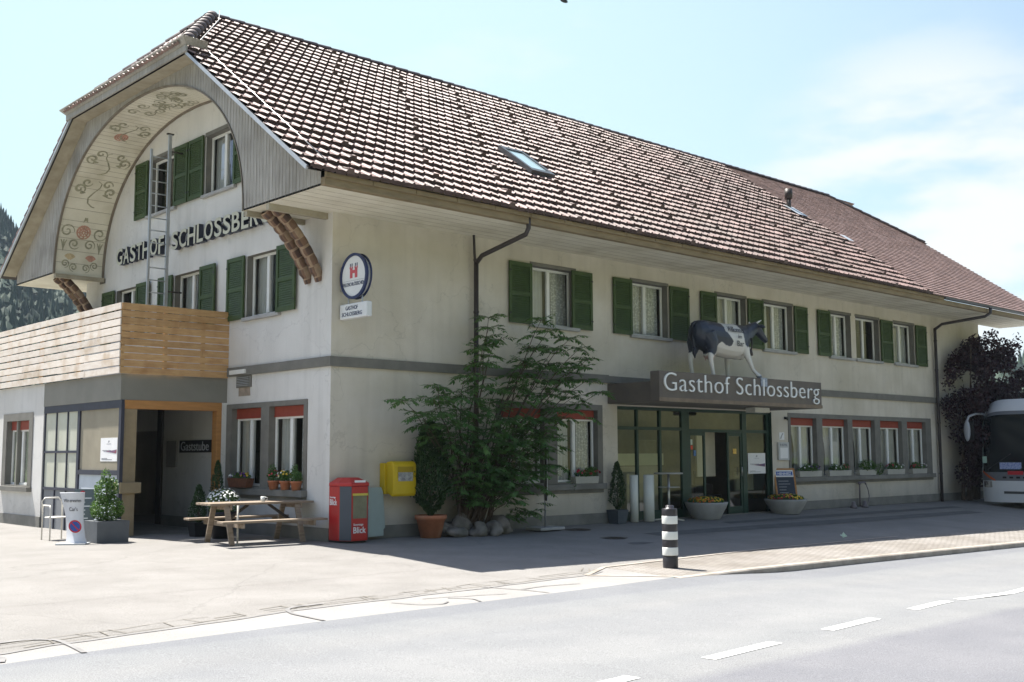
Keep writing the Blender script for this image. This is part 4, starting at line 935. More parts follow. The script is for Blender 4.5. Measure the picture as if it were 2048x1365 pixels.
# porch sign
ps=MB(TG); ps.box((-6.10,.004,1.68),(-4.50,.04,1.955)); pso=tag(ps.build('porch_sign',blackm),'black Gaststube sign on the wall inside the porch','sign')
textmesh('Gaststube',M('letter_grey',(.55,.56,.58),.6,var=0),pso,'lettering',fm(TG,-6.02,.041,1.725),extr=.006,off=-.008,width=1.32,height=.20)
mb=MB(TG); mb.box((-6.75,.003,1.35),(-6.25,.05,1.95)); tag(mb.build('notice_case',M('case_grey',(.25,.24,.22),.6,var=.1)),'grey notice case on the porch wall left of the Gaststube sign','notice case')
def notice(T,u0,u1,z0,z1,d,label,parent=None):
    mb=MB(T); mb.box((u0,d,z0),(u1,d+.004,z1)); o=mb.build('poster',whitem,None); tag(o,label,'poster')
    w,h=u1-u0,z1-z0; c=MB(T); rd=MB(T); dk=MB(T)
    um=(u0+u1)/2
    P=[(um-.02*w*3,z1-.2*h),(um-.02*w,z1-.1*h),(um+.05*w,z1-.13*h),(um+.02*w,z1-.18*h)]
    c.poly([(a,d+.006,b_) for a,b_ in P]); c.box((um-.14*w,d+.0045,z1-.26*h),(um+.14*w,d+.006,z1-.245*h))
    dk.box((u0+.12*w,d+.0045,z0+.46*h),(u0+.62*w,d+.006,z0+.475*h)); dk.box((u0+.2*w,d+.0045,z0+.42*h),(u0+.66*w,d+.006,z0+.432*h))
    dk.box((u0+.08*w,d+.0045,z0+.12*h),(u0+.42*w,d+.006,z0+.135*h)); dk.box((u0+.08*w,d+.0045,z0+.07*h),(u0+.7*w,d+.006,z0+.085*h))
    rd.poly([(u0+.25*w,d+.007,z0+.43*h),(u1-.04*w,d+.007,z0+.33*h),(u1-.02*w,d+.007,z0+.5*h),(u0+.7*w,d+.007,z0+.46*h)])
    c.build('emblem',M('ink_grey',(.35,.35,.37),.7,var=0),o); dk.build('print_line',M('ink_dark',(.06,.06,.08),.7,var=0),o); rd.build('printed_picture',M('ink_red',(.30,.08,.09),.7,scale=14,col2=(.12,.13,.25)),o)
    return o
notice(TX,-5.03,-4.2,1.50,1.98,-.044,'white poster with small emblem on the taupe porch panel')
notice(TF,13.60,14.42,1.06,1.62,-.118,'white poster inside the glass right of the entrance door')
# terrace screen
ts=thing('terrace_screen','slatted timber screen of orange boards, side ones coloured sunlit, around the roof terrace','screen',(-2.42,3.93,3.26))
def boards(y0,y1,z0,z1,n,fn,mat,name,jit,gap=.012):
    mb=MB(); h=(z1-z0)/n; rr=random.Random(jit)
    for k in range(n):
        cuts=[y0]; c=y0+rr.uniform(1.2,3.6)
        while c<y1-.6: cuts.append(c); c+=rr.choice((1.6,2.4,3.9,3.9))
        cuts.append(y1)
        for a,b_ in zip(cuts,cuts[1:]): fn(mb,a+.003,b_-.003,z0+k*h+gap*rr.uniform(.5,1.2)/2,z0+(k+1)*h-gap*rr.uniform(.5,1.2)/2,rr.uniform(-.003,.003))
    return mb.build(name,mat,ts,bevel=.003)
for mtl in (woodp,woodn):
    pass
vary(woodn,.10,(0.0,1/3.9,1/.162)); vary(woodp,.10,(0,0,1/.146))
boards(3.93,23.5,3.262,4.72,9,lambda mb,a,b_,c,e_,j: mb.box((-2.445+j,a,c),(-2.42+j,b_,e_)),woodn,'side_boards',3,.034)
boards(-2.415,-.02,3.262,4.71,10,lambda mb,a,b_,c,e_,j: mb.box((a,3.925+j,c),(b_,3.95+j,e_)),woodp,'front_boards',9,.017)
for (x,y) in [(-2.37,3.99),(-.6,3.99),(-1.45,3.99)]+[(-2.38,3.99+2.2*k) for k in range(1,9)]:
    mb=MB(); mb.box((x-.035,y-.035,3.28),(x+.035,y+.035,4.69)); mb.build('post',woodp,ts)
# ladder
lad=thing('ladder','tall grey steel ladder fixed edge-on to the gable above the terrace','ladder',(-.6,6.3,3.28))
mb=MB(); mb.box((-.42,6.28,3.28),(-.345,6.33,9.12)); mb.build('rail',zinc,lad)
mb=MB(); mb.box((-.85,6.28,3.28),(-.80,6.33,8.70)); mb.build('rail',zinc,lad)
k=0
z=3.6
while z<8.65:
    mb=MB(); mb.tube([(-.81,6.305,z),(-.41,6.305,z)],.014,8); mb.build('rung',zinc,lad); z+=.29
mb=MB(); mb.box((-.46,6.27,9.12),(-.30,6.34,9.15)); mb.tube([(-.36,6.3,8.72),(-.0,6.3,8.72)],.02,8); mb.build('wall_fixing',dkbrown,lad)
mb=MB(); mb.tube([(-.36,6.3,5.4),(-.0,6.3,5.4)],.02,8); mb.build('wall_fixing',dkbrown,lad)
# gable lettering
gl=thing('gable_lettering','raised capital letters GASTHOF SCHLOSSBERG with pale faces and dark sides on the gable','lettering',(-.05,5.6,6.4))
lf=M('letter_cream',(.50,.50,.40),.6,var=.06); ls=M('letter_navy',(.03,.035,.055),.5,var=0)
def chan(word,u0,u1,z0,z1,h=.43,sl=0):
    # advance widths from a quick pass
    adv={'G':.78,'A':.70,'S':.66,'T':.62,'H':.76,'O':.80,'F':.62,'C':.72,'L':.60,'B':.70,'E':.62,'R':.70}
    tot=sum(adv[c] for c in word); sc=(u1-u0)/tot; x=u0; 
    for c in word:
        w=adv[c]*sc; t=(x-u0)/(u1-u0); zz=z0+(z1-z0)*t
        o=textmesh(c,lf,gl,'letter',fm(TG,x+.04*sc,.05,zz),extr=.12,off=.018,width=w*.84,height=h)
        me=o.data; me.materials.append(ls); n=len(me.polygons)
        for p in me.polygons:
            if abs(p.normal.x)<.5: p.material_index=1
        x+=w
chan('GASTHOF',-9.68,-6.90,6.45,6.42); chan('SCHLOSSBERG',-6.56,-2.02,6.42,6.41)
# ================= SIGNS =================
navy=M('navy_rim',(.02,.03,.09),.4,var=.05); signw=M('sign_white',(.68,.70,.70),.35,var=.03)
rs=thing('round_beer_sign','round white double-sided sign with navy rim projecting from the facade corner','sign',(.15,-.47,5.0))
def cylx(mb,x0,x1,cy,cz,r,n=48):
    a=[(x0,cy+r*math.cos(6.28318*k/n),cz+r*math.sin(6.28318*k/n)) for k in range(n)]
    mb.prism(a,(x1-x0,0,0))
def ringx(mb,x,cy,cz,r0,r1,x1,n=48):
    for k in range(n):
        A,B=6.28318*k/n,6.28318*(k+1)/n
        p=lambda r,t,xx:(xx,cy+r*math.cos(t),cz+r*math.sin(t))
        mb.poly([p(r0,A,x),p(r0,B,x),p(r1,B,x),p(r1,A,x)]); mb.poly([p(r1,A,x),p(r1,B,x),p(r1,B,x1),p(r1,A,x1)]); mb.poly([p(r0,A,x),p(r0,A,x1),p(r0,B,x1),p(r0,B,x)])
mb=MB(); cylx(mb,.17,.27,-.485,4.985,.40); mb.build('sign_box',signw,rs)
mb=MB(); ringx(mb,.150,-.485,4.985,.388,.44,.20); mb.build('rim',navy,rs)
mb=MB(); ringx(mb,.285,-.485,4.985,.375,.44,.25); mb.build('rim',navy,rs)
TS=lambda u,d,z:(.168-d,-u,z)
cas=M('castle_red',(.52,.09,.11),.6,var=.05)
mb=MB(TS)
for pts in ([(.33,4.86),(.42,4.86),(.42,5.0),(.46,5.05),(.46,5.0),(.50,5.0)],):
    pass
for (a_,b_,c_,d_) in ((.36,4.95,.44,5.14),(.52,4.95,.60,5.14),(.44,5.04,.52,5.10),(.35,5.13,.385,5.17),(.415,5.13,.45,5.17),(.51,5.13,.545,5.17),(.575,5.13,.61,5.17)): mb.box((a_,0,b_),(c_,.004,d_))
mb.build('castle_emblem',cas,rs)
mb=MB(TS)
for a in (.36,.415,.525,.58): mb.box((a,0,5.175),(a+.022,.004,5.23))
mb.box((.15,0,4.90),(.82,.002,4.903)); mb.build('tower_emblem',navy,rs)
textmesh('FELDSCHLÖSSCHEN',navy,rs,'lettering',fm(TS,.14,.001,4.80),extr=.004,off=.0,width=.70,height=.085)
mb=MB(); mb.tube([(.22,-.0,5.2),(.22,-.12,5.2)],.02,8); mb.tube([(.22,-.0,4.75),(.22,-.12,4.75)],.02,8); mb.build('bracket',zinc,rs)
rc=thing('hanging_name_sign','small white rectangular sign reading GASTHOF SCHLOSSBERG under the round sign','sign',(.15,-.47,4.3))
mb=MB(); mb.box((.16,-.92,4.18),(.29,-.03,4.47)); mb.build('sign_box',signw,rc,bevel=.02)
TS2=lambda u,d,z:(.158-d,-u,z)
textmesh('GASTHOF',navy,rc,'lettering',fm(TS2,.24,.001,4.345),extr=.003,off=.003,width=.40,height=.075); textmesh('SCHLOSSBERG',navy,rc,'lettering',fm(TS2,.12,.001,4.23),extr=.003,off=.003,width=.66,height=.075)
mb=MB(); mb.tube([(.22,-.25,4.45),(.22,-.25,4.60)],.015,8); mb.build('hanger',zinc,rc); mb=MB(); mb.tube([(.22,-.7,4.45),(.22,-.7,4.60)],.015,8); mb.build('hanger',zinc,rc)
# menu case and sensor, canopy extras
mc=thing('menu_case','pale grey menu case with white sheet on the wall right of the entrance','menu case',(15.05,0,1.65))
mb=MB(TF); mb.box((14.83,.003,1.42),(15.35,.06,1.92)); mb.build('case',M('case_light',(.50,.51,.51),.5,var=.05),mc,bevel=.006)
mb=MB(TF); mb.box((14.9,.06,1.47),(15.28,.064,1.77)); mb.build('menu_sheet',whitem,mc)
textmesh('R HOTEL',navy,mc,'lettering',fm(TF,14.9,.06,1.82),extr=.002,width=.36,height=.055)
mb=MB(TF); mb.box((14.95,.003,1.99),(15.2,.012,2.2)); o=tag(mb.build('wall_notice',whitem),'small white sticker with a grey curl above the menu case','sticker'); 
mb=MB(TF); mb.poly([(14.98,.014,2.02),(15.04,.014,2.02),(15.1,.014,2.12),(15.16,.014,2.17),(15.1,.014,2.18),(15.02,.014,2.08)]); mb.build('printed_curl',M('ink_grey',(.35,.35,.37),.7,var=0),o)
mb=MB(TF); mb.box((15.22,.003,2.57),(15.32,.07,2.64)); mb.box((15.24,.07,2.54),(15.30,.10,2.60)); tag(mb.build('motion_sensor',blackm,None,bevel=.005),'small black motion sensor on the wall left of the five windows','sensor')
# ================= COW STATUE =================
mb=MB()
def loft(mb,secs,n=18):
    rings=[]
    for (x,y,z,ry,rz) in secs: rings.append([mb.av((x,y+ry*math.cos(6.28318*q/n),z+rz*math.sin(6.28318*q/n))) for q in range(n)])
    for A,B in zip(rings,rings[1:]):
        for q in range(n): mb.face((A[q],B[q],B[(q+1)%n],A[(q+1)%n]))
    mb.face(rings[0]); mb.face(rings[-1][::-1])
cy=-1.10
loft(mb,[(9.74,cy,4.58,.10,.12),(9.80,cy,4.58,.22,.24),(9.98,cy,4.54,.30,.33),(10.25,cy,4.49,.33,.40),(10.6,cy,4.45,.37,.42),(11.0,cy,4.43,.38,.44),(11.35,cy,4.44,.34,.45),(11.62,cy,4.47,.28,.42),(11.82,cy,4.56,.20,.33),(12.0,cy-.01,4.68,.15,.25),(12.18,cy-.02,4.80,.125,.19),(12.28,cy-.03,4.86,.115,.16)])
loft(mb,[(12.18,cy-.02,4.90,.09,.09),(12.30,cy-.03,4.86,.125,.165),(12.42,cy-.04,4.78,.12,.15),(12.53,cy-.05,4.68,.10,.12),(12.63,cy-.06,4.60,.085,.095),(12.70,cy-.06,4.56,.08,.08),(12.73,cy-.06,4.55,.05,.05)])
def leg(pts): mb.tube([p[:3] for p in pts],[p[3] for p in pts],12)
leg([(10.06,-1.28,4.55,.20),(10.12,-1.34,4.32,.175),(10.13,-1.36,4.12,.115),(10.05,-1.37,3.98,.075),(10.04,-1.37,3.90,.062),(10.10,-1.38,3.62,.05),(10.14,-1.38,3.44,.055),(10.18,-1.38,3.38,.07),(10.2,-1.38,3.30,.078)])
leg([(10.06,-.92,4.55,.20),(10.05,-.86,4.32,.175),(10.04,-.84,4.12,.115),(9.96,-.83,3.98,.075),(9.94,-.83,3.90,.062),(9.99,-.83,3.62,.05),(10.03,-.83,3.44,.055),(10.07,-.83,3.38,.07),(10.09,-.83,3.30,.078)])
leg([(11.50,-1.26,4.48,.16),(11.52,-1.33,4.28,.125),(11.56,-1.36,4.1,.09),(11.62,-1.40,3.93,.068),(11.70,-1.44,3.72,.048),(11.76,-1.50,3.62,.052),(11.80,-1.55,3.55,.066),(11.82,-1.56,3.49,.07)])
leg([(11.50,-.94,4.48,.16),(11.47,-.87,4.28,.12),(11.45,-.85,4.1,.09),(11.44,-.84,3.93,.068),(11.44,-.84,3.62,.046),(11.46,-.84,3.44,.052),(11.49,-.84,3.38,.066),(11.5,-.84,3.30,.07)])
mb.blob((10.34,cy,4.06),.17,.16,.13,12,7)
for (a,b_) in ((10.27,-1.17),(10.40,-1.17),(10.27,-1.03),(10.40,-1.03)): mb.tube([(a,b_,4.0),(a,b_-.01,3.88)],[.024,.016],6)
mb.blob((11.66,cy,4.12),.13,.10,.14,10,6); mb.blob((11.45,cy,4.08),.2,.14,.1,10,6)
mb.blob((10.0,cy,4.80),.2,.22,.08,10,6)
# ears
mb.tube([(12.26,-1.22,4.90),(12.26,-1.36,4.88),(12.27,-1.46,4.84)],[.03,.055,.02],8); mb.tube([(12.26,-1.02,4.90),(12.28,-.88,4.88),(12.3,-.78,4.84)],[.03,.055,.02],8)
cowm=bpy.data.materials.new('cow_paint'); cowm.use_nodes=True; nt=cowm.node_tree; at=nt.nodes.new('ShaderNodeAttribute'); at.attribute_name='paint'; nt.links.new(at.outputs['Color'],nt.nodes['Principled BSDF'].inputs['Base Color']); nt.nodes['Principled BSDF'].inputs['Roughness'].default_value=.42
cow=thing('cow_statue','life-size black and white cow figure standing on the entrance canopy','cow figure',(10.9,-1.1,3.3))
body=mb.build('body',cowm,cow)
rm=body.modifiers.new('remesh','REMESH'); rm.mode='VOXEL'; rm.voxel_size=.018; rm.use_smooth_shade=True
smo=body.modifiers.new('smooth','SMOOTH'); smo.iterations=5; smo.factor=.6
bpy.context.view_layer.update(); dg=bpy.context.evaluated_depsgraph_get(); me2=bpy.data.meshes.new_from_object(body.evaluated_get(dg)); body.modifiers.clear(); body.data=me2
ca_=me2.color_attributes.new('paint','FLOAT_COLOR','POINT')
wl=wloc(cow)
def pip(x,z,poly):
    c=False; n=len(poly)
    for i in range(n):
        (x0,z0),(x1,z1)=poly[i],poly[i-1]
        if (z0>z)!=(z1>z) and x<(x1-x0)*(z-z0)/(z1-z0)+x0: c=not c
    return c
white1=[(10.52,5.2),(10.60,4.80),(10.60,4.62),(10.78,4.46),(10.86,4.38),(10.80,4.26),(10.60,4.28),(10.42,4.36),(10.35,4.30),(10.26,4.14),(10.12,3.98),(9.98,4.08),(9.80,4.1),(9.6,3.2),(12.1,3.2),(11.70,3.9),(11.68,4.25),(11.52,4.30),(11.48,4.28),(11.42,4.40),(11.36,4.62),(11.32,4.74),(11.22,5.2)]
for v in me2.vertices:
    x,y,z=v.co.x+wl.x,v.co.y+wl.y,v.co.z+wl.z
    nn=mnoise.noise((x*5,y*5,z*5))*.03
    w=pip(x+nn,z+nn,white1)
    if x>12.66: w=False
    col=(.62,.61,.57) if w else (.028,.036,.055)
    if w and 10.2<x<10.5 and z<4.02: col=(.52,.36,.32)
    if z<3.37 or (x>11.6 and z<3.56): col=(.14,.16,.2)
    ca_.data[v.index].color=(*col,1)
mb=MB(); mb.tube([(9.80,cy,4.80),(9.70,cy,4.76),(9.66,cy,4.5),(9.70,cy-.02,4.25),(9.72,cy-.02,4.12)],[.05,.045,.03,.04,.03],8); mb.tube([(9.72,cy-.02,4.18),(9.73,cy-.02,4.05),(9.75,cy-.02,3.92)],[.04,.055,.01],8); mb.build('tail',M('cow_black',(.02,.024,.035),.5,var=.1),cow)
for s in (-1,1):
    mb=MB(); mb.tube([(12.27,cy-.02+.07*s,4.97),(12.34,cy+.12*s,5.02),(12.42,cy+.14*s,5.06)],[.03,.022,.008],8) if s<0 else mb.tube([(12.24,cy+.07*s,4.96),(12.27,cy+.14*s,5.0),(12.33,cy+.16*s,5.04)],[.03,.022,.006],8); mb.build('horn',whitep,cow)
mb=MB(); mb.tube([(11.88,cy-.2,4.55),(11.86,cy-.22,4.35),(11.84,cy-.2,4.24)],[.02,.02,.02],6); mb.lathe((11.85,cy-.16,4.10),[(.075,0),(.07,.07),(.05,.15),(.02,.17)],12); mb.build('cow_bell',dkbrown,cow)
for (t,x,z,w,h) in (('Willkommen',10.64,4.62,.68,.14),('im',11.02,4.47,.15,.09),('Bar',10.98,4.27,.28,.14)):
    o=textmesh(t,M('ink_black',(.02,.02,.02),.6,var=0),cow,'lettering',Matrix.Translation((x,-1.500+(.03 if z>4.6 else 0),z))@Matrix.Rotation(R(90-(16 if z>4.6 else 0)),4,'X'),extr=.006,off=.0,width=w,height=h)
mb=MB(TF); mb.box((11.62,1.712,3.28),(11.88,1.735,3.50)); mb.build('hoof_plate',M('plate_blue',(.20,.24,.34),.4,scale=20,col2=(.45,.5,.6),metal=.3),cow)
# ================= PEOPLE-SIZED THINGS AT THE GABLE =================
ow2=M('weathered_wood',(.20,.15,.105),.8,scale=3,col2=(.32,.26,.195),st=(1,7,7),bump=.25,c3=(.12,.09,.06),s3=3,f3=.4)
pt=thing('picnic_table','weathered wooden picnic table with attached benches by the gable wall','picnic table',(-1.05,.86,0))
pt.rotation_euler=(0,0,-.085)
def lb(name,items,mat=ow2,bevel=.006):
    mb=MB()
    for it in items: it(mb)
    o=mb.build(name,mat,None,bevel=bevel); o.parent=pt; return o
def B3(a,b_): return lambda mb: mb.box(a,b_)
for k in range(4): lb('top_plank',[B3((-1.03,-.34+k*.172,.71),(1.03,-.34+k*.172+.16,.75))])
for s in (-1,1):
    for k in range(1): lb('bench_seat',[B3((-1.03,s*.77-.13,.41),(1.03,s*.77+.13,.45))])
    for e_ in (-1,1):
        x=e_*.70
        lb('leg',[lambda mb,x=x,s=s: mb.bar((x,s*.28,.70),(x,s*.56,.0),.045,.10,up=(1,0,0))])
for e_ in (-1,1):
    x=e_*.70+.05
    lb('cross_beam',[B3((x,-.88,.32),(x+.045,.88,.41))]); lb('cross_beam',[B3((x,-.33,.62),(x+.045,.33,.71))])
    lb('brace',[lambda mb,x=x,e_=e_: mb.bar((x,0,.36),(x-e_*.5,0,.70),.04,.05)],dkbrown)
mug=MB(); mug.lathe((-.95,.78,.751),[(.036,0),(.04,.005),(.04,.095),(.034,.095),(.032,.01)],16); mug.tube([(-.915,.755,.83),(-.88,.735,.82),(-.88,.735,.785),(-.915,.755,.77)],.008,6); tag(mug.build('mug',M('mug_white',(.62,.63,.60),.3,var=.03)),'white mug standing on the picnic table','mug')
mb=MB(); mb.tube([(-1.66,.42,.0),(-1.66,.42,.71)],.018,8); mb.lathe((-1.66,.42,0),[(.05,0),(.05,.01)],10); tag(mb.build('parasol_pole',M('pole_pale',(.5,.48,.42),.5,var=.1)),'thin pale pole standing at the near corner of the picnic table','pole')
def foliage(name,blobs,n,l,w,mat,parent,seed,up=None,shell=.0):
    mb=MB(); rr=random.Random(seed); tot=sum(b_[3]*b_[4]*b_[5] for b_ in blobs)
    for (x,y,z,a,b_,c) in blobs:
        for _ in range(int(n*(a*b_*c)/tot)+1):
            while 1:
                p=(rr.uniform(-1,1),rr.uniform(-1,1),rr.uniform(-1,1)); q=p[0]**2+p[1]**2+p[2]**2
                if shell**2<q<1: break
            mb.leaf((x+a*p[0],y+b_*p[1],z+c*p[2]),l*rr.uniform(.6,1.3),w*rr.uniform(.6,1.3),rr,up)
    return mb.build(name,mat,parent)
def cypress(c,z0,z1,rmax,n,mat,parent,seed,l=.05,w=.018,power=.8,low=.1,lobes=7):
    mb=MB(); rr=random.Random(seed); x,y=c
    ph=[rr.uniform(0,6.28) for _ in range(4)]
    for _ in range(n):
        t=rr.random()**.85; a=rr.uniform(0,6.283)
        env=min(1,(t+.02)/low) if t<low else (1-(t-low)/(1-low))**power
        env*=1+.13*math.sin(a*3+ph[0]+t*9)+.10*math.sin(a*5+ph[1]-t*15)+.07*math.sin(t*31+ph[2])
        r_=rmax*env*(rr.uniform(.45,1)**.5)*rr.uniform(.85,1.06)
        mb.leaf((x+r_*math.cos(a),y+r_*math.sin(a),z0+(z1-z0)*t+rr.uniform(-.02,.02)),l*rr.uniform(.7,1.4),w*rr.uniform(.8,1.5),rr,((math.cos(a)*.6,math.sin(a)*.6,1.1),.55))
    mb.build('foliage',mat,parent)
    t=MB(); t.tube([(x,y,z0-.25),(x,y,z0+(z1-z0)*.6)],[.03,.012],6); t.build('stem',bark,parent)
def pot(parent,c,r0,r1,h,mat,rim=.03,name='pot',sq=False,soil=True):
    x,y=c; z=G(x,y); mb=MB()
    if sq:
        a,b_=r0,r1; i=[mb.av((x+sx*a,y+sy*a,z)) for sx,sy in ((-1,-1),(1,-1),(1,1),(-1,1))]; j=[mb.av((x+sx*b_,y+sy*b_,z+h)) for sx,sy in ((-1,-1),(1,-1),(1,1),(-1,1))]
        mb.face(i[::-1]); mb.face(j)
        for k in range(4): mb.face((i[k],i[(k+1)%4],j[(k+1)%4],j[k]))
    else: mb.lathe((x,y,z),[(r0,0),(r0+(r1-r0)*.82,h*.80),(r1+rim*.5,h*.82),(r1+rim*.6,h),(r1-.02,h),(r1-.03,h-.05),(.01,h-.05)],28)
    return mb.build(name,mat,parent)
soilm=M('soil',(.05,.035,.025),.95,var=.3)
# potted plants
t=thing('potted_conifer','tall dark conifer column in a large terracotta pot beside the leafy shrub','potted plant',(2.08,-.45,0)); pot(t,(2.08,-.45),.20,.30,.44,terra); cypress((2.10,-.42),.42,2.25,.46,5200,leafy,t,5,.08,.028,.42,.28)
t=thing('potted_conifer','narrow pointed conifer in a square dark pot left of the white tubes','potted plant',(7.86,-.22,0)); pot(t,(7.86,-.22),.14,.185,.32,M('pot_slate',(.07,.085,.10),.6,var=.1),sq=True); cypress((7.86,-.22),.30,1.42,.22,2200,leafy,t,6,.05,.02,.55,.25)
t=thing('potted_shrub','bright green bushy shrub in a wide dark grey tub at the porch corner','potted plant',(-3.0,2.9,0)); pot(t,(-3.0,2.95),.30,.31,.40,M('tub_grey',(.10,.11,.12),.7,var=.1),sq=True)
foliage('foliage',[(-3.0,2.95,.62,.31,.31,.26),(-3.06,2.95,.95,.20,.2,.26),(-3.05,2.95,1.22,.10,.1,.18),(-2.9,3.0,1.0,.13,.13,.22)],3600,.055,.026,leafb,t,8,shell=.5)
mb=MB(); mb.tube([(-3,2.95,.38),(-3.03,2.95,1.1)],[.025,.01],6); mb.build('stem',bark,t)
for (x,y,h,lab) in ((-1.12,2.98,1.02,'smaller of two dark conifers in the porch mouth, left one'),(-.68,3.05,1.5,'taller of two dark conifers, against the orange porch post')):
    t=thing('potted_conifer',lab,'potted plant',(x,y,0)); pot(t,(x,y),.12,.16,.28,blackm,sq=True); cypress((x,y),.28,h,.20,1300,leafy,t,int(h*10),.05,.022,.6,.2)
t=thing('daisy_pot','round mound of white daisies behind the picnic table','potted plant',(-1.0,2.2,0)); pot(t,(-1.0,2.2),.2,.26,.52,blackm)
foliage('foliage',[(-1.0,2.2,.70,.32,.32,.26)],1600,.05,.02,leafg,t,12,shell=.5)
def flowers(parent,blobs,n,r,mat,seed,name='blossoms'):
    mb=MB(); rr=random.Random(seed)
    for k in range(n):
        (x,y,z,a,b_,c)=rr.choice(blobs); th=rr.uniform(0,6.28); u_=rr.uniform(-.2,1); s=math.sqrt(max(0,1-u_*u_)); p=Vector((x+a*s*math.cos(th),y+b_*s*math.sin(th),z+c*u_)); n_=Vector((s*math.cos(th),s*math.sin(th),u_+.3)).normalized()
        a1=n_.cross(Vector((0,0,1))).normalized() if abs(n_.z)<.95 else Vector((1,0,0)); b1=n_.cross(a1)
        mb.poly([p+(a1*math.cos(q*1.0472)+b1*math.sin(q*1.0472))*r*rr.uniform(.8,1.1) for q in range(6)])
    mb.build(name,mat,parent)
petw=M('petal_white',(.75,.76,.74),.7,var=.05); pety=M('petal_yellow',(.62,.42,.03),.7,var=.15,scale=20); petr=M('petal_red',(.40,.03,.05),.7,var=.2,scale=20); peto=M('petal_orange',(.5,.14,.02),.7,var=.2,scale=20); petv=M('petal_violet',(.16,.04,.28),.7,var=.2,scale=20)
flowers(t,[(-1.0,2.2,.70,.34,.34,.28)],210,.022,petw,3)
# pots on the gable sill (sill top z .93, x -.02..-.13)
t=thing('flower_trough','brown basket trough of violet and yellow pansies on the left gable window sill','flower trough',(-.13,3.1,.93))
mb=MB(TG)
mb.prism([(-3.50,.02,.95),(-2.80,.02,.95),(-2.72,.02,1.14),(-3.58,.02,1.14)],(-.17,0,0) if False else (0,.17,0)); mb.build('trough',M('basket_brown',(.15,.06,.03),.8,var=.25,scale=12),t,bevel=.01)
foliage('foliage',[(-.1,3.15,1.18,.09,.4,.08)],380,.05,.022,leafg,t,21); flowers(t,[(-.12,3.2,1.18,.09,.3,.09)],26,.026,petv,5); flowers(t,[(-.12,2.95,1.19,.08,.15,.09)],14,.024,pety,6); flowers(t,[(-.12,3.5,1.17,.06,.08,.07)],12,.024,petw,7)
for (y,lab,pm,nm) in ((1.86,'leftmost of three clay pots on the right gable sill, red geranium',petr,18),(1.42,'middle clay pot on the right gable sill, yellow and white flowers',pety,30),(1.02,'rightmost clay pot on the right gable sill, leafy green plant',petw,3)):
    t=thing('flower_pot',lab,'flower pot',(-.1,y,.93)); mb=MB(); mb.lathe((-.085,y,.932),[(.085,0),(.11,.14),(.125,.145),(.125,.175),(.10,.175)],18); mb.build('pot',terra,t)
    foliage('foliage',[(-.09,y,1.20,.12,.17,.12)]+([(-.09,y+.05,1.32,.07,.09,.12)] if y!=1.42 else []),420,.05,.024,leafg,t,int(y*100)); flowers(t,[(-.1,y,1.20,.13,.17,.13)],nm,.024,pm,int(y*10))
    if y==1.42: flowers(t,[(-.1,y+.06,1.22,.12,.12,.12)],16,.024,petw,77)
# window boxes under the five windows and by the shrub
boxes=[(15.75,16.95,petw,petv,'first window box from the entrance, dark leaves with white flowers',0),(17.35,18.60,petw,petr,'second window box from the entrance, white and pink flowers',0),(19.05,20.1,pety,pety,'middle window box of the five, lush bright green ferny plant',1),(20.75,21.9,petr,petw,'fourth window box from the entrance, red leaves and white blooms',0),(22.4,23.4,petr,petw,'fifth window box from the entrance, nearest the purple tree',0),(6.55,7.35,petr,petr,'pale flower box with red blooms in the window beside the shrub',0)]
pale=M('box_pale',(.40,.39,.34),.8,var=.1)
for k,(a,b_,p1,p2,lab,lush) in enumerate(boxes):
    t=thing('window_box',lab,'window box',((a+b_)/2,-.1,.93),'window boxes on the street sills' if k<5 else None)
    mb=MB(TF); mb.prism([(a+.03,-.04,.935),(b_-.03,-.04,.935),(b_,-.04,1.10),(a,-.04,1.10)],(0,.16,0)); mb.build('trough',pale,t,bevel=.008)
    xm=(a+b_)/2; bl=[(xm,-.06,1.16,(b_-a)/2*.95,.10,.09)]
    if lush: bl=[(xm,-.08,1.24,(b_-a)/2,.13,.18),(b_+.1,-.12,1.12,.3,.1,.2)]
    rr=random.Random(k)
    bl+=[(rr.uniform(a+.1,b_-.1),-.08,1.22,.10,.08,.10) for _ in range(4)]
    foliage('foliage',bl,900,.06,.024,leafb if lush else leafg,t,31+k); 
    if not lush: flowers(t,[(xm-.2,-.08,1.18,(b_-a)*.3,.11,.1)],22,.026,p1,41+k); flowers(t,[(xm+.25,-.08,1.18,(b_-a)*.25,.11,.1)],16,.026,p2,51+k)
# chair
ch=thing('tube_chair','pale metal tube chair with arms left of the no-parking board','chair',(-3.5,4.3,0))
cm=M('chair_white',(.62,.60,.55),.4,var=.06)
x0,x1,y0,y1=-3.66,-3.28,4.0,4.42
mb=MB(); mb.tube([(x0,y1,0),(x0,y1,.60),(x0,y1-.04,.66),(x0,y0+.04,.66),(x0,y0,.60),(x0,y0,0)],.015,8); mb.build('arm_frame',cm,ch)
mb=MB(); mb.tube([(x1,y1,0),(x1,y1,.60),(x1,y1-.04,.66),(x1,y0+.04,.66),(x1,y0,.60),(x1,y0,0)],.015,8); mb.build('arm_frame',cm,ch)
mb=MB(); mb.tube([(x0,y1,.44),(x0,y1+.05,.74),(x0+.06,y1+.06,.80),(x1-.06,y1+.06,.80),(x1,y1+.05,.74),(x1,y1,.44)],.014,8); mb.build('back_frame',cm,ch)
mb=MB(); mb.lathe(((x0+x1)/2,(y0+y1)/2,.42),[(.20,0),(.215,.012),(.20,.025)],20); mb.build('seat',cm,ch)
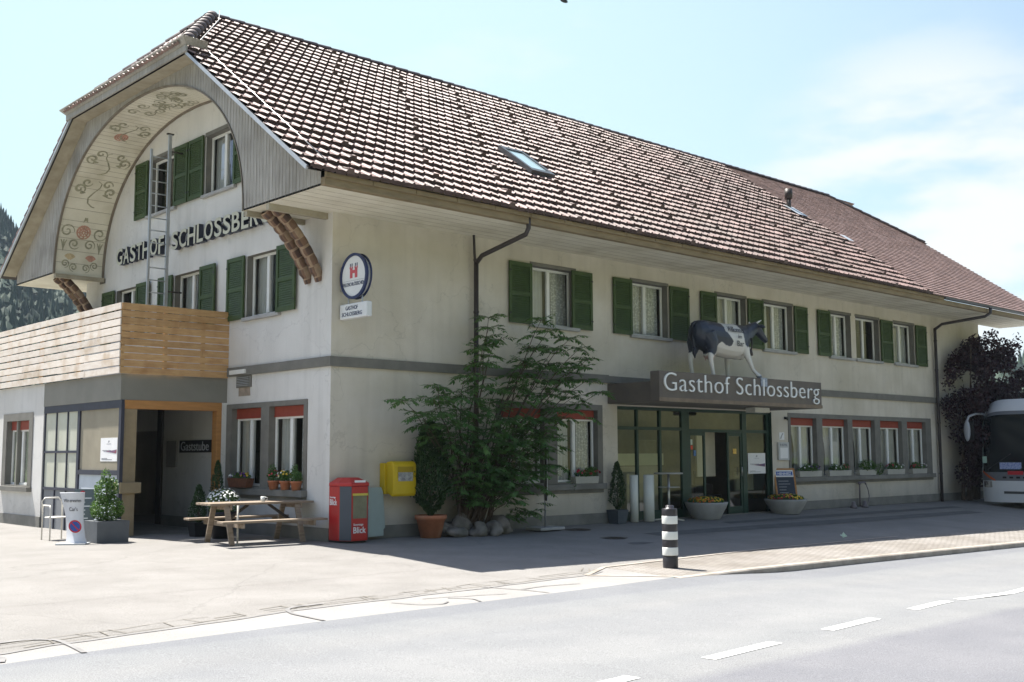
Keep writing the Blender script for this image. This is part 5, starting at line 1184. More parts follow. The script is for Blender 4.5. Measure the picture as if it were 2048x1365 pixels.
# parking board
pb=thing('parking_board','white curved board reading Wir erwarten Cars with a no-parking roundel','sign board',(-3.65,2.85,0))
c=Vector((-3.66,2.86,0)); rdir=Vector((.80,-.60,0)); nrm=Vector((-.60,-.80,0))
def BP(u_,d,z): 
    lean=.16*(z)/.9; v=c+rdir*(u_-.16*(z-.45))+nrm*(d-lean+.10*((z-.5)**2)); return (v.x,v.y,z)
mb=MB(BP); mb.smooth=True
wv=[(.19,.02),(.165,.12),(.155,.3),(.155,.45),(.17,.62),(.20,.80),(.22,.92),(.225,.94)]
fl=[];bk=[]
for (w_,z) in wv: fl.append((mb.av((-w_,.012,z)),mb.av((w_,.012,z)))); bk.append((mb.av((-w_,-.012,z)),mb.av((w_,-.012,z))))
for A,B in zip(fl,fl[1:]): mb.face((A[0],A[1],B[1],B[0]))
mb.smooth=False
for A,B in zip(bk,bk[1:]): mb.face((A[1],A[0],B[0],B[1]))
for k in range(len(wv)-1):
    mb.face((fl[k][0],fl[k+1][0],bk[k+1][0],bk[k][0])); mb.face((fl[k][1],bk[k][1],bk[k+1][1],fl[k+1][1]))
mb.face((fl[-1][0],fl[-1][1],bk[-1][1],bk[-1][0]))
mb.build('panel',M('board_white',(.66,.67,.69),.5,var=.03),pb)
def disc(T,u_,z,r,mat,name,parent,d0,ring=None,n=28):
    mb=MB(T)
    if ring:
        for k in range(n):
            A,B=6.28318*k/n,6.28318*(k+1)/n; mb.poly([(u_+ring*math.cos(A),d0,z+ring*math.sin(A)),(u_+ring*math.cos(B),d0,z+ring*math.sin(B)),(u_+r*math.cos(B),d0,z+r*math.sin(B)),(u_+r*math.cos(A),d0,z+r*math.sin(A))])
    else: mb.poly([(u_+r*math.cos(6.28318*k/n),d0,z+r*math.sin(6.28318*k/n)) for k in range(n)])
    return mb.build(name,mat,parent)
disc(BP,0,.32,.105,M('sign_blue',(.04,.09,.32),.5,var=0),'roundel',pb,.016); disc(BP,0,.32,.115,M('sign_red',(.5,.03,.04),.5,var=0),'roundel_ring',pb,.018,ring=.09)
mb=MB(BP); mb.poly([(-.07,.019,.385),(-.055,.019,.40),(.07,.019,.255),(.055,.019,.24)]); mb.build('roundel_bar',MATS['sign_red'],pb)
def tm2(T,body,u_,z,w,h,mat,parent,d=.016,nm='lettering',off=.0):
    o=Vector(T(u_,d,z)); ux=(Vector(T(u_+w,d,z))-o).normalized(); uz=(Vector(T(u_,d,z+h))-o).normalized(); nn=ux.cross(uz)
    mm=Matrix((ux,uz,nn)).transposed().to_4x4(); mm.translation=o
    return textmesh(body,mat,parent,nm,mm,extr=.002,off=off,width=w,height=h)
tm2(BP,'Wir erwarten',-.165,.76,.31,.062,blackm,pb,.02,off=.0); tm2(BP,"Car's",-.08,.60,.15,.07,blackm,pb,.022,off=.0)
mb=MB(); mb.obox((-3.66,2.84,.012),rdir*.26,nrm*.19,(0,0,.012)); mb.build('foot',zinc,pb)
# menu board behind
mbd=thing('chalk_menu_board','narrow board with white menu lines standing between porch and shrub tub','menu board',(-3.15,3.25,0))
c2=Vector((-3.32,3.35,0)); 
def BQ(u_,d,z): v=c2+rdir*u_+nrm*(d-.22*z); return (v.x,v.y,z)
mb=MB(BQ); mb.box((-.20,-.02,.06),(.20,0,.98)); mb.build('panel',M('board_slate',(.12,.15,.155),.6,var=.1),mbd)
mb=MB(BQ)
for k in range(9):
    z=.80-.075*k; mb.box((-.15,.0,z),(-.15+random.Random(k).uniform(.14,.3),.004,z+.018))
mb.build('menu_lines',whitem,mbd)
disc(BQ,-.05,.90,.05,MATS['sign_red'],'emblem',mbd,.006)
mb=MB(BQ); mb.box((-.2,-.3,.0),(-.17,-.02,.04)); mb.box((.17,-.3,.0),(.2,-.02,.04)); mb.build('foot',zinc,mbd)
# ================= FACADE FURNITURE =================
redp=M('vending_red',(.42,.018,.018),.32,var=.06,spec=.5); greyp=M('vending_grey',(.06,.075,.095),.4,var=.06)
nb=thing('newspaper_box','red and dark grey newspaper vending box with Blick lettering at the building corner','vending box',(.2,-.35,0))
FP=[(-.03,-.04),(-.03,-.36),(.10,-.60),(.46,-.60),(.58,-.44),(.58,-.04)]
mb=MB(); mb.prism([(x,y,.03) for x,y in FP],(0,0,1.0)); mb.build('cabinet',redp,nb,bevel=.012)
mb=MB(); mb.prism([(x*.94+.01,y*.94,.0) for x,y in FP],(0,0,.03)); mb.build('base',blackm,nb)
mb=MB(); top=[(x,y) for x,y in FP]; A=[mb.av((x+(-.015 if x<.2 else .015),y-.012,1.03)) for x,y in FP]; Bq=[mb.av((x+(-.015 if x<.2 else .015),y-.012,1.09)) for x,y in FP]; Cc=[mb.av((.21+(x-.21)*.55,-.28+(y+.28)*.5,1.19)) for x,y in FP]
for P_,Q_ in ((A,Bq),(Bq,Cc)):
    for k in range(6): mb.face((P_[k],P_[(k+1)%6],Q_[(k+1)%6],Q_[k]))
mb.face(Cc); mb.face(A[::-1]); mb.build('hood',redp,nb,bevel=.012)
def edgebox(p,q,z0,z1,w0,w1,d,mat,name,lab=None):
    p,q=Vector((*p,0)),Vector((*q,0)); t=(q-p).normalized(); n=Vector((t.y,-t.x,0)); L_=(q-p).length; mb=MB()
    a=p+t*(L_*w0); b_=p+t*(L_*w1)
    mb.prism([(a.x,a.y,z0),(b_.x,b_.y,z0),(b_.x,b_.y,z1),(a.x,a.y,z1)],n*d); return mb.build(name,mat,nb)
edgebox(FP[1],FP[2],.04,1.03,.10,.98,.008,greyp,'corner_strip'); edgebox(FP[3],FP[4],.04,1.03,.02,.98,.008,greyp,'corner_strip')
edgebox(FP[2],FP[3],.44,.86,.07,.93,.006,M('window_olive',(.17,.17,.11),.15,scale=3,var=.25),'display_window'); edgebox(FP[2],FP[3],.86,.90,.05,.95,.03,M('vend_yellow',(.60,.50,.08),.4,var=.05),'flap'); edgebox(FP[3],FP[4],.78,.92,.3,.75,.014,M('vend_yellow',(.60,.50,.08),.4,var=.05),'coin_plate'); edgebox(FP[3],FP[4],.60,.66,.3,.6,.016,steel,'coin_slot')
edgebox(FP[2],FP[3],1.10,1.14,.2,.85,-.02,whitem,'hood_label')
def TN(p,q):
    p,q=Vector((*p,0)),Vector((*q,0)); t=(q-p).normalized(); n=Vector((t.y,-t.x,0))
    return lambda u_,d,z: tuple(p+t*u_+n*d+Vector((0,0,z)))
T1=TN(FP[2],FP[3]); T0=TN(FP[0],FP[1])
tm2(T1,'Sonntags',.035,.30,.22,.05,whitem,nb,.008,off=.015); tm2(T1,'Blick',.035,.17,.28,.115,whitem,nb,.008,off=.015)
tm2(T0,'Sonntags',.04,.80,.19,.045,whitem,nb,.004,off=.015); tm2(T0,'Blick',.04,.68,.24,.11,whitem,nb,.004,off=.015)
mb=MB(); mb.prism([(.60,-.33,.06),(1.12,-.20,.06),(1.12,-.20,.18),(1.17,-.185,.22),(1.10,-.20,.90),(1.04,-.22,.99),(.60,-.33,.98)],(.01,.04,0)); tag(mb.build('metal_panel',M('panel_mint',(.33,.41,.40),.5,var=.06,scale=3),None,bevel=.004),'pale grey-green metal panel leaning behind the newspaper box','panel')
lbx=thing('letter_box','yellow wall letter box with curved front beside the newspaper box','letter box',(1.45,0,.85))
yel=M('post_yellow',(.62,.44,.012),.4,var=.05,scale=3)
mb=MB(); mb.box((1.16,-.16,.85),(1.78,-.0,1.45)); mb.build('back_box',yel,lbx,bevel=.01)
mb=MB(); pr=[(-.16,.88),(-.30,.82),(-.36,.80),(-.39,.86),(-.40,1.1),(-.40,1.4),(-.37,1.46),(-.30,1.49),(-.16,1.47)]; mb.prism([(1.20,a,b_) for a,b_ in pr],(.56,0,0)); mb.build('front_box',yel,lbx,bevel=.02)
mb=MB(); mb.box((1.30,-.408,1.16),(1.68,-.40,1.38)); mb.build('recess',M('post_yellow_dark',(.38,.26,.01),.5,var=.05),lbx); mb=MB(); mb.box((1.31,-.414,1.10),(1.66,-.406,1.27)); mb.build('label',M('label_print',(.55,.55,.5),.6,scale=16,col2=(.2,.2,.22)),lbx)
# boulders
rk=M('boulder_grey',(.12,.11,.10),.9,scale=4,col2=(.27,.245,.22),bump=.8,bscale=14,c3=(.10,.11,.07),s3=3,f3=.5)
for k,(x,y,rx,rz,lab) in enumerate(((2.62,-.62,.20,.16,'boulder nearest the terracotta pot, low and grey'),(2.98,-.40,.22,.30,'tall brownish boulder behind the others at the shrub foot'),(3.08,-.72,.20,.20,'rounded grey boulder in the middle of the row'),(3.42,-.78,.20,.17,'pale angular boulder, third along the shrub foot'),(3.82,-.62,.26,.24,'large smooth boulder at the right end of the row'),(2.45,-.35,.18,.22,'dark boulder half hidden behind the terracotta pot'))):
    mb=MB(); mb.blob((x,y,rz*.6),rx,rx*.8,rz,18,12)
    for j,v in enumerate(mb.v):
        f=1+.85*mnoise.noise((v[0]*3.6+k*7,v[1]*3.6,v[2]*3.6))+.30*mnoise.noise((v[0]*9+k*7,v[1]*9,v[2]*9)); mb.v[j]=(x+(v[0]-x)*f*1.1,y+(v[1]-y)*f,rz*.45+(v[2]-rz*.6)*f*.78)
    tag(mb.build('boulder',rk),lab,'boulder','boulders at the foot of the shrub')
# pinnate shrub
sh_=thing('leafy_shrub','tall airy shrub with feathery compound leaves against the street facade','shrub',(3.3,-.4,0))
rr=random.Random(11); wood=MB(); lv=MB()
def frond(p,d,L_,rr):
    d=Vector(d).normalized(); side=d.cross(Vector((0,0,1))); 
    if side.length<.1: side=Vector((1,0,0))
    side.normalize(); side=(side+Vector((0,0,rr.uniform(-.5,.5)))).normalized(); droop=rr.uniform(-.75,0); sag=rr.uniform(.06,.2); n=7; prev=Vector(p); pts=[prev]
    for k in range(n):
        dd=(d+Vector((0,0,.12-sag*k))).normalized(); q=prev+dd*L_/n; pts.append(q)
        ll=L_*.34*math.sin(math.pi*(k+1.2)/(n+1.6))+.025
        for s in (-1,1):
            ld=(side*s*.85+dd*rr.uniform(.3,.8)+Vector((0,0,droop+rr.uniform(-.28,.28)))).normalized(); ll=ll*rr.uniform(.72,1.2); w_=ld.cross(Vector((rr.uniform(-.4,.4),rr.uniform(-.4,.4),1))).normalized()*ll*rr.uniform(.17,.25)
            t0=q; m1=q+ld*ll*.45
            i=[lv.av(t0),lv.av(m1+w_+Vector((0,0,-.006))),lv.av(q+ld*ll),lv.av(m1-w_+Vector((0,0,-.006)))]; lv.face(i)
        prev=q
    ld=dd; w_=side*L_*.04; i=[lv.av(prev),lv.av(prev+dd*.06+w_),lv.av(prev+dd*.14),lv.av(prev+dd*.06-w_)]; lv.face(i)
    wood.tube(pts[::3]+[pts[-1]],.004,3,False)
def whorl(p,up,n,L_,rr):
    a0=rr.uniform(0,6.28)
    for k in range(n):
        a=a0+6.283*k/n+rr.uniform(-.3,.3); dx,dy=math.cos(a),math.sin(a)
        if p[1]+dy*L_>-.08: dy=-abs(dy)*.4
        frond(p,(dx,dy,rr.uniform(.0,.45)),L_*rr.uniform(.75,1.15),rr)
tips=[(3.55,-.75,4.45),(3.45,-.7,3.95),(3.1,-.8,3.45),(2.95,-.9,2.95),(2.2,-1.0,2.72),(1.6,-1.1,2.65),(1.0,-1.1,2.62),(1.3,-1.1,2.35),(1.9,-1.0,2.9),(2.6,-.9,3.15),(3.3,-.8,4.2),(3.0,-.8,3.75),(4.85,-.8,4.5),(5.3,-.85,3.9),(5.9,-.9,3.95),(6.0,-.9,3.5),(4.4,-.8,3.6),(5.0,-.85,3.45),(5.0,-.8,4.25),(4.75,-.8,3.85),(5.75,-.9,4.15),(6.1,-.9,3.70),(6.2,-.9,3.25),(5.6,-.9,3.5),(5.25,-.9,3.15),(4.6,-.8,3.3),(4.2,-.8,3.0),(3.6,-.8,2.9),(5.7,-1.0,2.85),(6.35,-1.0,2.95),(5.2,-1.0,2.55),(4.7,-1.0,2.35),(4.1,-1.0,2.35),(3.5,-1.0,2.3),(2.9,-1.0,2.35),(2.3,-1.1,2.2),(3.2,-1.1,1.9),(2.7,-1.1,1.7),(3.7,-1.1,1.8),(4.3,-1.1,1.85),(4.8,-1.1,1.7),(5.0,-1.1,1.95),(3.1,-1.1,1.35),(3.6,-1.1,1.3),(4.1,-1.0,1.3),(2.6,-1.0,1.2),(4.6,-1.0,1.35),(3.3,-1.0,.95),(3.9,-1.0,.85),(2.9,-1.0,.8),(4.5,-.8,.42),(5.0,-.9,1.35),(2.3,-1.0,1.75)]
for k,tp in enumerate(tips):
    b_=Vector((3.2+rr.uniform(-.35,.45),-.42+rr.uniform(-.1,.1),.02)); tp=Vector(tp); tp.y+=rr.uniform(-.1,.25); mid=b_*.45+tp*.55; mid.x=b_.x+(tp.x-b_.x)*.42; mid.z+=.12*tp.z; mid.y=-.5
    q1=b_*.72+mid*.28
    path=[]
    for j in range(9):
        t=j/8; path.append(b_*(1-t)**2+mid*2*t*(1-t)+tp*t*t+Vector((rr.uniform(-.045,.045),rr.uniform(-.04,.04),rr.uniform(-.02,.02))))
    r0=.022 if tp.z>2.3 else .014
    wood.tube(path,[r0*(1-.75*j/8) for j in range(9)],6)
    whorl(path[-1],1,7,.36,rr); whorl(path[7],1,5,.36,rr); whorl(path[6]*.5+path[7]*.5,1,2,.34,rr)
    if tp.z<3.0: whorl(path[6],1,4,.36,rr); whorl(path[5],1,3,.34,rr)
for k in range(120):
    zz_=rr.uniform(.5,3.0); p=Vector((rr.gauss(3.75+.12*zz_,.42+.34*zz_/3),rr.uniform(-1.25,-.35),zz_)); frond(p,(rr.uniform(-1,1),rr.uniform(-1,.2),rr.uniform(-.1,.5)),rr.uniform(.3,.45),rr)
wood.build('stems',bark,sh_); lv.build('leaves',leafg,sh_)
# flag stand, tubes, high table, planters
fs=thing('advertising_stand','dark flat advertising panel seen edge-on, on a thin pole','stand',(5.1,-.6,0))
mb=MB(); mb.obox((5.1,-.6,.03),(.36,.0,0),(0,.24,0),(0,0,.03)); mb.build('base_plate',concrete,fs,bevel=.01)
mb=MB(); mb.tube([(5.1,-.6,.05),(5.1,-.6,1.85)],.014,8); mb.build('pole',steel,fs)
dv=Vector((.66,.75,0))*.26; mb=MB(); mb.obox((5.13,-.58,1.22),dv,(.75*.018,-.66*.018,0),(0,0,.60)); mb.build('panel',blackm,fs); mb=MB(); mb.obox((5.155,-.60,1.22),dv*1.01,(.75*.005,-.66*.005,0),(0,0,.61)); mb.build('panel_edge',whitem,fs)
tb_=M('tube_white',(.70,.72,.66),.35,var=.04,st=(1,1,.3))
for (x,y,r_,h,lab) in ((8.50,-.18,.10,1.10,'thinner white upright tube, partly behind the square-potted conifer'),(8.88,-.32,.13,1.10,'thicker white upright tube beside the high table')):
    t=thing('upright_tube',lab,'tube',(x,y,0)); mb=MB(); mb.lathe((x,y,0),[(r_,0),(r_,h)],24); mb.build('barrel',tb_,t); mb=MB(); mb.lathe((x,y,h),[(r_*.9,0),(r_*.9,.01)],24); mb.build('cap',zinc,t)
ht=thing('high_table','slim silver standing table with foot shelf in front of the glass','table',(9.35,-.55,0))
mb=MB(); mb.lathe((9.35,-.55,1.12),[(.34,0),(.35,.01),(.35,.03),(.34,.035)],32); mb.build('table_top',M('top_grey',(.42,.42,.40),.4,var=.05),ht); mb=MB(); mb.lathe((9.35,-.55,.80),[(.27,0),(.27,.015)],28); mb.build('shelf',M('top_grey',(.42,.42,.40),.4,var=.05),ht)
mb=MB(); mb.tube([(9.35,-.55,.05),(9.35,-.55,1.12)],.03,12); mb.build('post',steel,ht)
for k in range(4):
    a=.6+k*1.5708; mb=MB(); mb.bar((9.35,-.55,.07),(9.35+.36*math.cos(a),-.55+.36*math.sin(a),.02),.06,.03); mb.build('foot',steel,ht)
for (x,y,r1,r0,h,lab,pm) in ((10.95,-.45,.54,.33,.43,'round concrete planter of yellow and orange pansies left of the door',(pety,peto)),(14.55,-.42,.58,.36,.40,'round concrete planter of pansies in front of the chalkboard',(pety,petr))):
    t=thing('concrete_planter',lab,'planter',(x,y,0),'round concrete planters at the entrance'); z=G(x,y)
    mb=MB(); mb.lathe((x,y,z-.01),[(r0,0),(r0*1.05,.02),(r1*.93,h*.72),(r1,h*.93),(r1,h),(r1-.06,h),(r1-.07,h-.06),(.01,h-.06)],36); mb.build('bowl',concrete,t)
    foliage('foliage',[(x,y,z+h+.02,r1*.86,r1*.86,.10)],1500,.06,.03,leafg,t,int(x)); flowers(t,[(x,y,z+h+.03,r1*.82,r1*.82,.11)],90,.028,pm[0],int(x)+1); flowers(t,[(x-.2,y,z+h+.03,r1*.5,r1*.7,.11)],40,.028,pm[1],int(x)+2)
# chalkboard
cb=thing('chalkboard_stand','wooden A-frame chalkboard with blue and white header by the entrance wall','A-board',(15.05,-.35,0))
c3=Vector((14.78,-.38,G(14.78,-.38))); rd=Vector((.83,-.56,0)).normalized(); nn=Vector((-.56,-.83,0)).normalized()
def BC(u_,d,z): v=c3+rd*(u_+.11*z*0)+nn*(d-.26*z)+Vector((0,0,z)); return tuple(v)
mb=MB(BC); mb.box((-.31,-.03,0),(-.26,0,1.22)); mb.box((.26,-.03,0),(.31,0,1.22)); mb.box((-.26,-.028,1.17),(.26,-.002,1.22)); mb.build('frame',ow,cb,bevel=.004)
mb=MB(BC); mb.box((-.26,-.02,.24),(.26,-.008,.98)); mb.build('slate',M('slate_board',(.035,.045,.065),.6,var=.15),cb); mb=MB(BC); mb.box((-.26,-.022,.98),(.26,-.005,1.17)); mb.build('header',whitem,cb); mb=MB(BC); mb.box((-.24,-.004,1.02),(.24,-.002,1.13)); mb.build('header_band',M('header_blue',(.05,.12,.42),.5,var=0),cb)
tm2(BC,'HENNIEZ',-.20,1.035,.40,.075,whitem,cb,-.001,off=.02)
mb=MB(BC); mb.box((-.26,-.03,.20),(.26,.0,.24)); mb.build('ledge',whitem,cb)
mb=MB(BC)
for k in range(7):
    z=.86-.08*k; q_=random.Random(k+5); mb.box((-.2,-.007,z),(-.2+q_.uniform(.15,.38),-.004,z+.012))
mb.build('chalk_lines',M('chalk',(.4,.42,.45),.9,var=.1),cb)
mb=MB(); 
for s in (-.285,.285):
    a=c3+rd*s+nn*(-.32)+Vector((0,0,1.2)); b_=c3+rd*s+nn*(-.62); mb.bar(a,b_,.045,.03)
mb.build('rear_frame',ow,cb)
# standpipe
sp=thing('water_tap','grey standpipe with hanging hose on the wall under the five windows','tap',(19.1,-.1,0))
pm_=M('pipe_grey',(.16,.14,.15),.5,var=.1)
mb=MB(); mb.tube([(19.05,-.10,0),(19.05,-.10,.66),(19.1,-.12,.72),(19.3,-.14,.72),(19.36,-.14,.66)],.025,10); mb.build('pipe',pm_,sp)
mb=MB(); mb.tube([(19.36,-.14,.66),(19.42,-.17,.5),(19.46,-.18,.3),(19.38,-.2,.12),(19.2,-.22,.06)],.014,8); mb.build('hose',pm_,sp); mb=MB(); mb.lathe((19.05,-.10,.66),[(.05,0),(.05,.03),(.02,.09)],12); mb.build('valve',pm_,sp)
for (x,lab) in ((18.35,'small grey drain stub left of the water tap'),(19.0,'small grey drain stub under the water tap')):
    mb=MB(); mb.lathe((x,-.28,G(x,-.28)-.005),[(.11,0),(.10,.06),(.06,.10),(.06,.18),(.04,.20)],16); tag(mb.build('drain_stub',pm_),lab,'drain stub')
# bollard
bx,by=2.20,-6.36; bz=G(bx,by)
bo=thing('striped_bollard','black and white banded round bollard at the tip of the footway','bollard',(bx,by,bz))
bk_=M('bollard_black',(.035,.033,.038),.35,var=.12,scale=8); bw=M('bollard_white',(.70,.72,.68),.3,var=.05,scale=8)
zz=[(0,.20,bk_,.121,'lower_band'),(.20,.325,bw,.125,'white_band'),(.325,.445,bk_,.122,'black_band'),(.445,.57,bw,.125,'white_band'),(.57,.69,bk_,.122,'black_band'),(.69,.815,bw,.125,'white_band'),(.815,.92,bk_,.123,'top_band')]
for (a,b_,mt,r_,nm) in zz:
    mb=MB(); mb.lathe((bx,by,bz+a-(.02 if a==0 else 0)),[(r_*.99,0),(r_,.006),(r_,b_-a-.006),(r_*.985,b_-a)],32); mb.build(nm,mt,bo)
mb=MB(); mb.lathe((bx,by,bz+.92),[(.122,0),(.115,.01),(.068,.012),(.066,.056),(.056,.062),(.01,.064)],28); mb.build('cap',bk_,bo)

mb=MB(); x,y=10.35,-4.62; z=G(x,y); rr=random.Random(2)
for k in range(4): mb.leaf((x+rr.uniform(-.06,.06),y+rr.uniform(-.04,.04),z+.05),.16,.09,rr)
tag(mb.build('paper_scrap',M('paper_green',(.50,.62,.48),.7,var=.1)),'crumpled pale green scrap lying at the edge of the footway','litter')
# bird
dd=Vector((.69091157,.67190071,.41237951))*60; bp_=Vector((-11.602,-17.55,1.6))+dd
mb=MB(); mb.blob(bp_,.30,.12,.10,8,5); mb.poly([bp_+Vector((-.08,0,.03)),bp_+Vector((-.45,-.1,.42)),bp_+Vector((-.62,-.1,.36)),bp_+Vector((.12,0,.03))]); mb.poly([bp_+Vector((-.08,0,.03)),bp_+Vector((.3,.1,.42)),bp_+Vector((.5,.1,.35)),bp_+Vector((.12,0,.03))]); mb.poly([bp_+Vector((-.25,0,0)),bp_+Vector((-.5,.05,-.05)),bp_+Vector((-.48,-.08,.02))]); tag(mb.build('flying_bird',blackm),'small dark bird flying high above the roof ridge','bird')
# ================= BUS =================
bus=thing('coach','white touring coach with dark windscreen parked at the far end of the facade','coach',(25.0,-2.4,G(25,-2.4)))
X0=24.95; YA,YB=-1.12,-3.67; gz=G(26,-2.4)
bwm=M('coach_white',(.66,.68,.70),.18,var=.02,coat=.6); bgl=M('coach_glass',(.012,.016,.018),.05,var=0,spec=.35,coat=.12); org=M('coach_orange',(.55,.11,.03),.3,var=.05); cgr=M('coach_grey',(.16,.17,.19),.3,var=.05)
def fx(z,s):      # front x at height z(0..3.6), s -1..1 across
    c=.10*max(0,z-1.2)+.0; c+= .55*max(0,(z-2.9))**1.6 if z>2.9 else 0; c+=.05*max(0,.5-z)
    return X0+c+.34*abs(s)**4
def front(z0,z1,mat,name,nz=6,ny=22,s0=-1,s1=1,off=0):
    mb=MB(); mb.smooth=True; g=[]
    for j in range(nz+1):
        z=z0+(z1-z0)*j/nz; g.append([mb.av((fx(z,s0+(s1-s0)*i/ny)-off,(YA+YB)/2+(YA-YB)/2*(s0+(s1-s0)*i/ny),gz+z-(.30*abs(s0+(s1-s0)*i/ny)**5*max(0,(z-2.2)/1.4)))) for i in range(ny+1)])
    for A,B in zip(g,g[1:]):
        for i in range(ny): mb.face((A[i],B[i],B[i+1],A[i+1]))
    return mb.build(name,mat,bus)
front(.22,.92,bwm,'bumper'); front(.92,1.20,cgr,'grille_panel'); front(1.20,3.22,bgl,'windscreen',10); front(3.22,3.62,bwm,'roof_cap',8)
front(.50,.58,M('plate_dark',(.08,.08,.08),.5,var=0),'bumper_slot',2,12,-.2,.35,.006)
for s in (-1,1):
    front(.70,.90,M('lamp_glass',(.75,.77,.8),.06,var=0,metal=.9),'headlight',3,10,min(s*.66,s*.95),max(s*.66,s*.95),.010)
    mb=MB(); mb.smooth=True; pr=None
    for i in range(13):
        t_=s*(.985-.42*i/12); za=1.26-.30*i/12; zb=za-.05-.035*math.sin(i/12*3.14); cur=[mb.av((fx(z_,t_)-.014,(YA+YB)/2+(YA-YB)/2*t_,gz+z_)) for z_ in (za,zb)]
        if pr: mb.face((pr[0],cur[0],cur[1],pr[1]))
        pr=cur
    mb.build('orange_swoosh',org,bus)
mb=MB()
for k in range(4): mb.box((X0-.012,-2.05-k*.22,gz+1.0),(X0-.004,-1.93-k*.22,gz+1.06))
mb.build('grille_slot',blackm,bus)
mb=MB(); mb.box((X0-.01,-2.55,gz+1.30),(X0+.0,-1.85,gz+1.52)); mb.build('destination_card',M('card_blue',(.10,.16,.45),.5,scale=25,col2=(.5,.55,.7)),bus)
mb=MB(); mb.box((X0-.012,-2.6,gz+1.12),(X0-.002,-2.1,gz+1.24)); mb.build('red_emblem',M('sign_red2',(.5,.03,.04),.4,var=0),bus)
mb=MB(); mb.box((X0+.06,-1.26,gz+1.5),(X0+.07,-1.40,gz+1.72)); mb.build('permit_sticker',M('sticker_green',(.35,.5,.42),.5,var=.1),bus)
for s_ in (-1,1):
    front(1.20,3.20,M('pillar_pale',(.34,.40,.40),.3,var=.05),'windscreen_pillar',8,3,min(s_*.955,s_*1.0),max(s_*.955,s_*1.0),.006)
front(3.10,3.22,cgr,'visor_strip',2,22,-1,1,.012)
for (s0_,s1_) in ((.75,.15),(-.1,-.7)):
    mb=MB(); P=[(fx(1.30+.5*q/5,s0_+(s1_-s0_)*q/5)-.03,(YA+YB)/2+(YA-YB)/2*(s0_+(s1_-s0_)*q/5),gz+1.30+.5*q/5) for q in range(6)]; mb.tube(P,.014,6); mb.build('wiper',blackm,bus)
# body sides
mb=MB(); mb.smooth=False
for y in (YA,YB):
    mb.poly([(X0+.33,y,gz+.30),(X0+12,y,gz+.30),(X0+12,y,gz+1.35),(X0+.33,y,gz+1.35)]); mb.poly([(X0+.60,y,gz+3.1),(X0+12,y,gz+3.1),(X0+12,y,gz+3.45),(X0+1.5,y,gz+3.45),(X0+.9,y,gz+3.30)])
mb.poly([(X0+12,YA,gz+.3),(X0+12,YB,gz+.3),(X0+12,YB,gz+3.5),(X0+12,YA,gz+3.5)]); mb.poly([(X0+1.5,YA,gz+3.45),(X0+12,YA,gz+3.45),(X0+12,YA-.25,gz+3.62),(X0+1.5,YA-.25,gz+3.62)]); mb.poly([(X0+1.5,YB,gz+3.45),(X0+12,YB,gz+3.45),(X0+12,YB+.25,gz+3.62),(X0+1.5,YB+.25,gz+3.62)])
mb.box((X0+1.2,YB+.25,gz+3.58),(X0+12,YA-.25,gz+3.62)); mb.build('body',bwm,bus)
for k,y in enumerate((YA,YB)):
    mb=MB(); mb.poly([(X0+.42,y,gz+1.35),(X0+12,y,gz+1.35),(X0+12,y,gz+3.1),(X0+.60,y,gz+3.1)]); mb.build('side_windows',bgl,bus)
for (x,y) in ((X0+2.6,YA-.16),(X0+2.6,YB+.16),(X0+9,YA-.16),(X0+9,YB+.16)):
    mb=MB(); n=24
    for (r_,w_) in ((.50,.15),): mb.prism([(x+r_*math.cos(6.283*k/n),y-w_,gz+.5+r_*math.sin(6.283*k/n)) for k in range(n)],(0,2*w_,0))
    w_=mb.build('wheel',blackm,bus)
for s,yy in ((1,YA),(-1,YB)):
    mb=MB(); mb.smooth=True
    mb.tube([(X0+.35,yy-.1*s,gz+3.14),(X0-.05,yy-.02*s,gz+3.14),(X0-.38,yy+.06*s,gz+3.05),(X0-.48,yy+.10*s,gz+2.85)],[.035,.035,.04,.04],10); arm=mb.build('mirror',M('mirror_shell',(.34,.36,.40),.3,var=.05),bus)
    mb=MB(); mb.blob((X0-.46,yy+.10*s,gz+2.58),.07,.11,.36,14,8); mb.build('mirror_housing',M('mirror_shell',(.34,.36,.40),.3,var=.05),arm); mb=MB(); mb.obox((X0-.40,yy+.0*s,gz+2.58),(.03,0,0),(0,.10,0),(0,0,.32)); mb.build('mirror_glass',blackm,arm)
mb=MB(); mb.box((X0+.4,YB+.1,gz+.25),(X0+11.9,YA-.1,gz+.35)); mb.build('underbody',blackm,bus)
# ================= PURPLE TREE =================
tr=thing('purple_tree','purple-leaved tree between the far facade end and the coach','tree',(25.6,-.5,0))
rr=random.Random(4); cr_=[]
for k in range(40):
    z=rr.uniform(1.5,5.3); w_=1.9*math.sin(math.pi*min(1,(z-.3)/6.0))**.7
    cr_.append((26.9+rr.uniform(-1,1)*w_*1.25,-.75+rr.uniform(-.6,.45),z,rr.uniform(.35,.65),rr.uniform(.3,.5),rr.uniform(.28,.5)))
cr_+=[(28.0,-.9,5.4,.25,.25,.35),(28.9,-1,5.6,.18,.18,.4),(27.2,-.8,5.7,.3,.3,.3),(26.2,-.7,5.5,.25,.25,.25),(24.5,-.55,2.6,.22,.25,.7),(24.6,-.5,4.4,.2,.2,.6),(24.9,-.6,3.4,.3,.3,.5),(25.3,-.6,.9,.5,.4,.5),(26.2,-.7,.9,.6,.4,.5)]
cr_+=[(24.25,-.5,3.0,.25,.2,.35),(24.2,-.5,3.9,.18,.2,.25),(25.6,-.7,2.2,.8,.45,.9),(27.6,-.8,2.4,1.2,.45,1.0),(27.0,-.8,3.4,1.5,.5,.8),(26.0,-.7,1.5,.9,.4,.6),(28.8,-.9,3.6,.9,.4,.7)]
foliage('crown',cr_,19000,.13,.08,leafp,tr,61)
mb=MB()
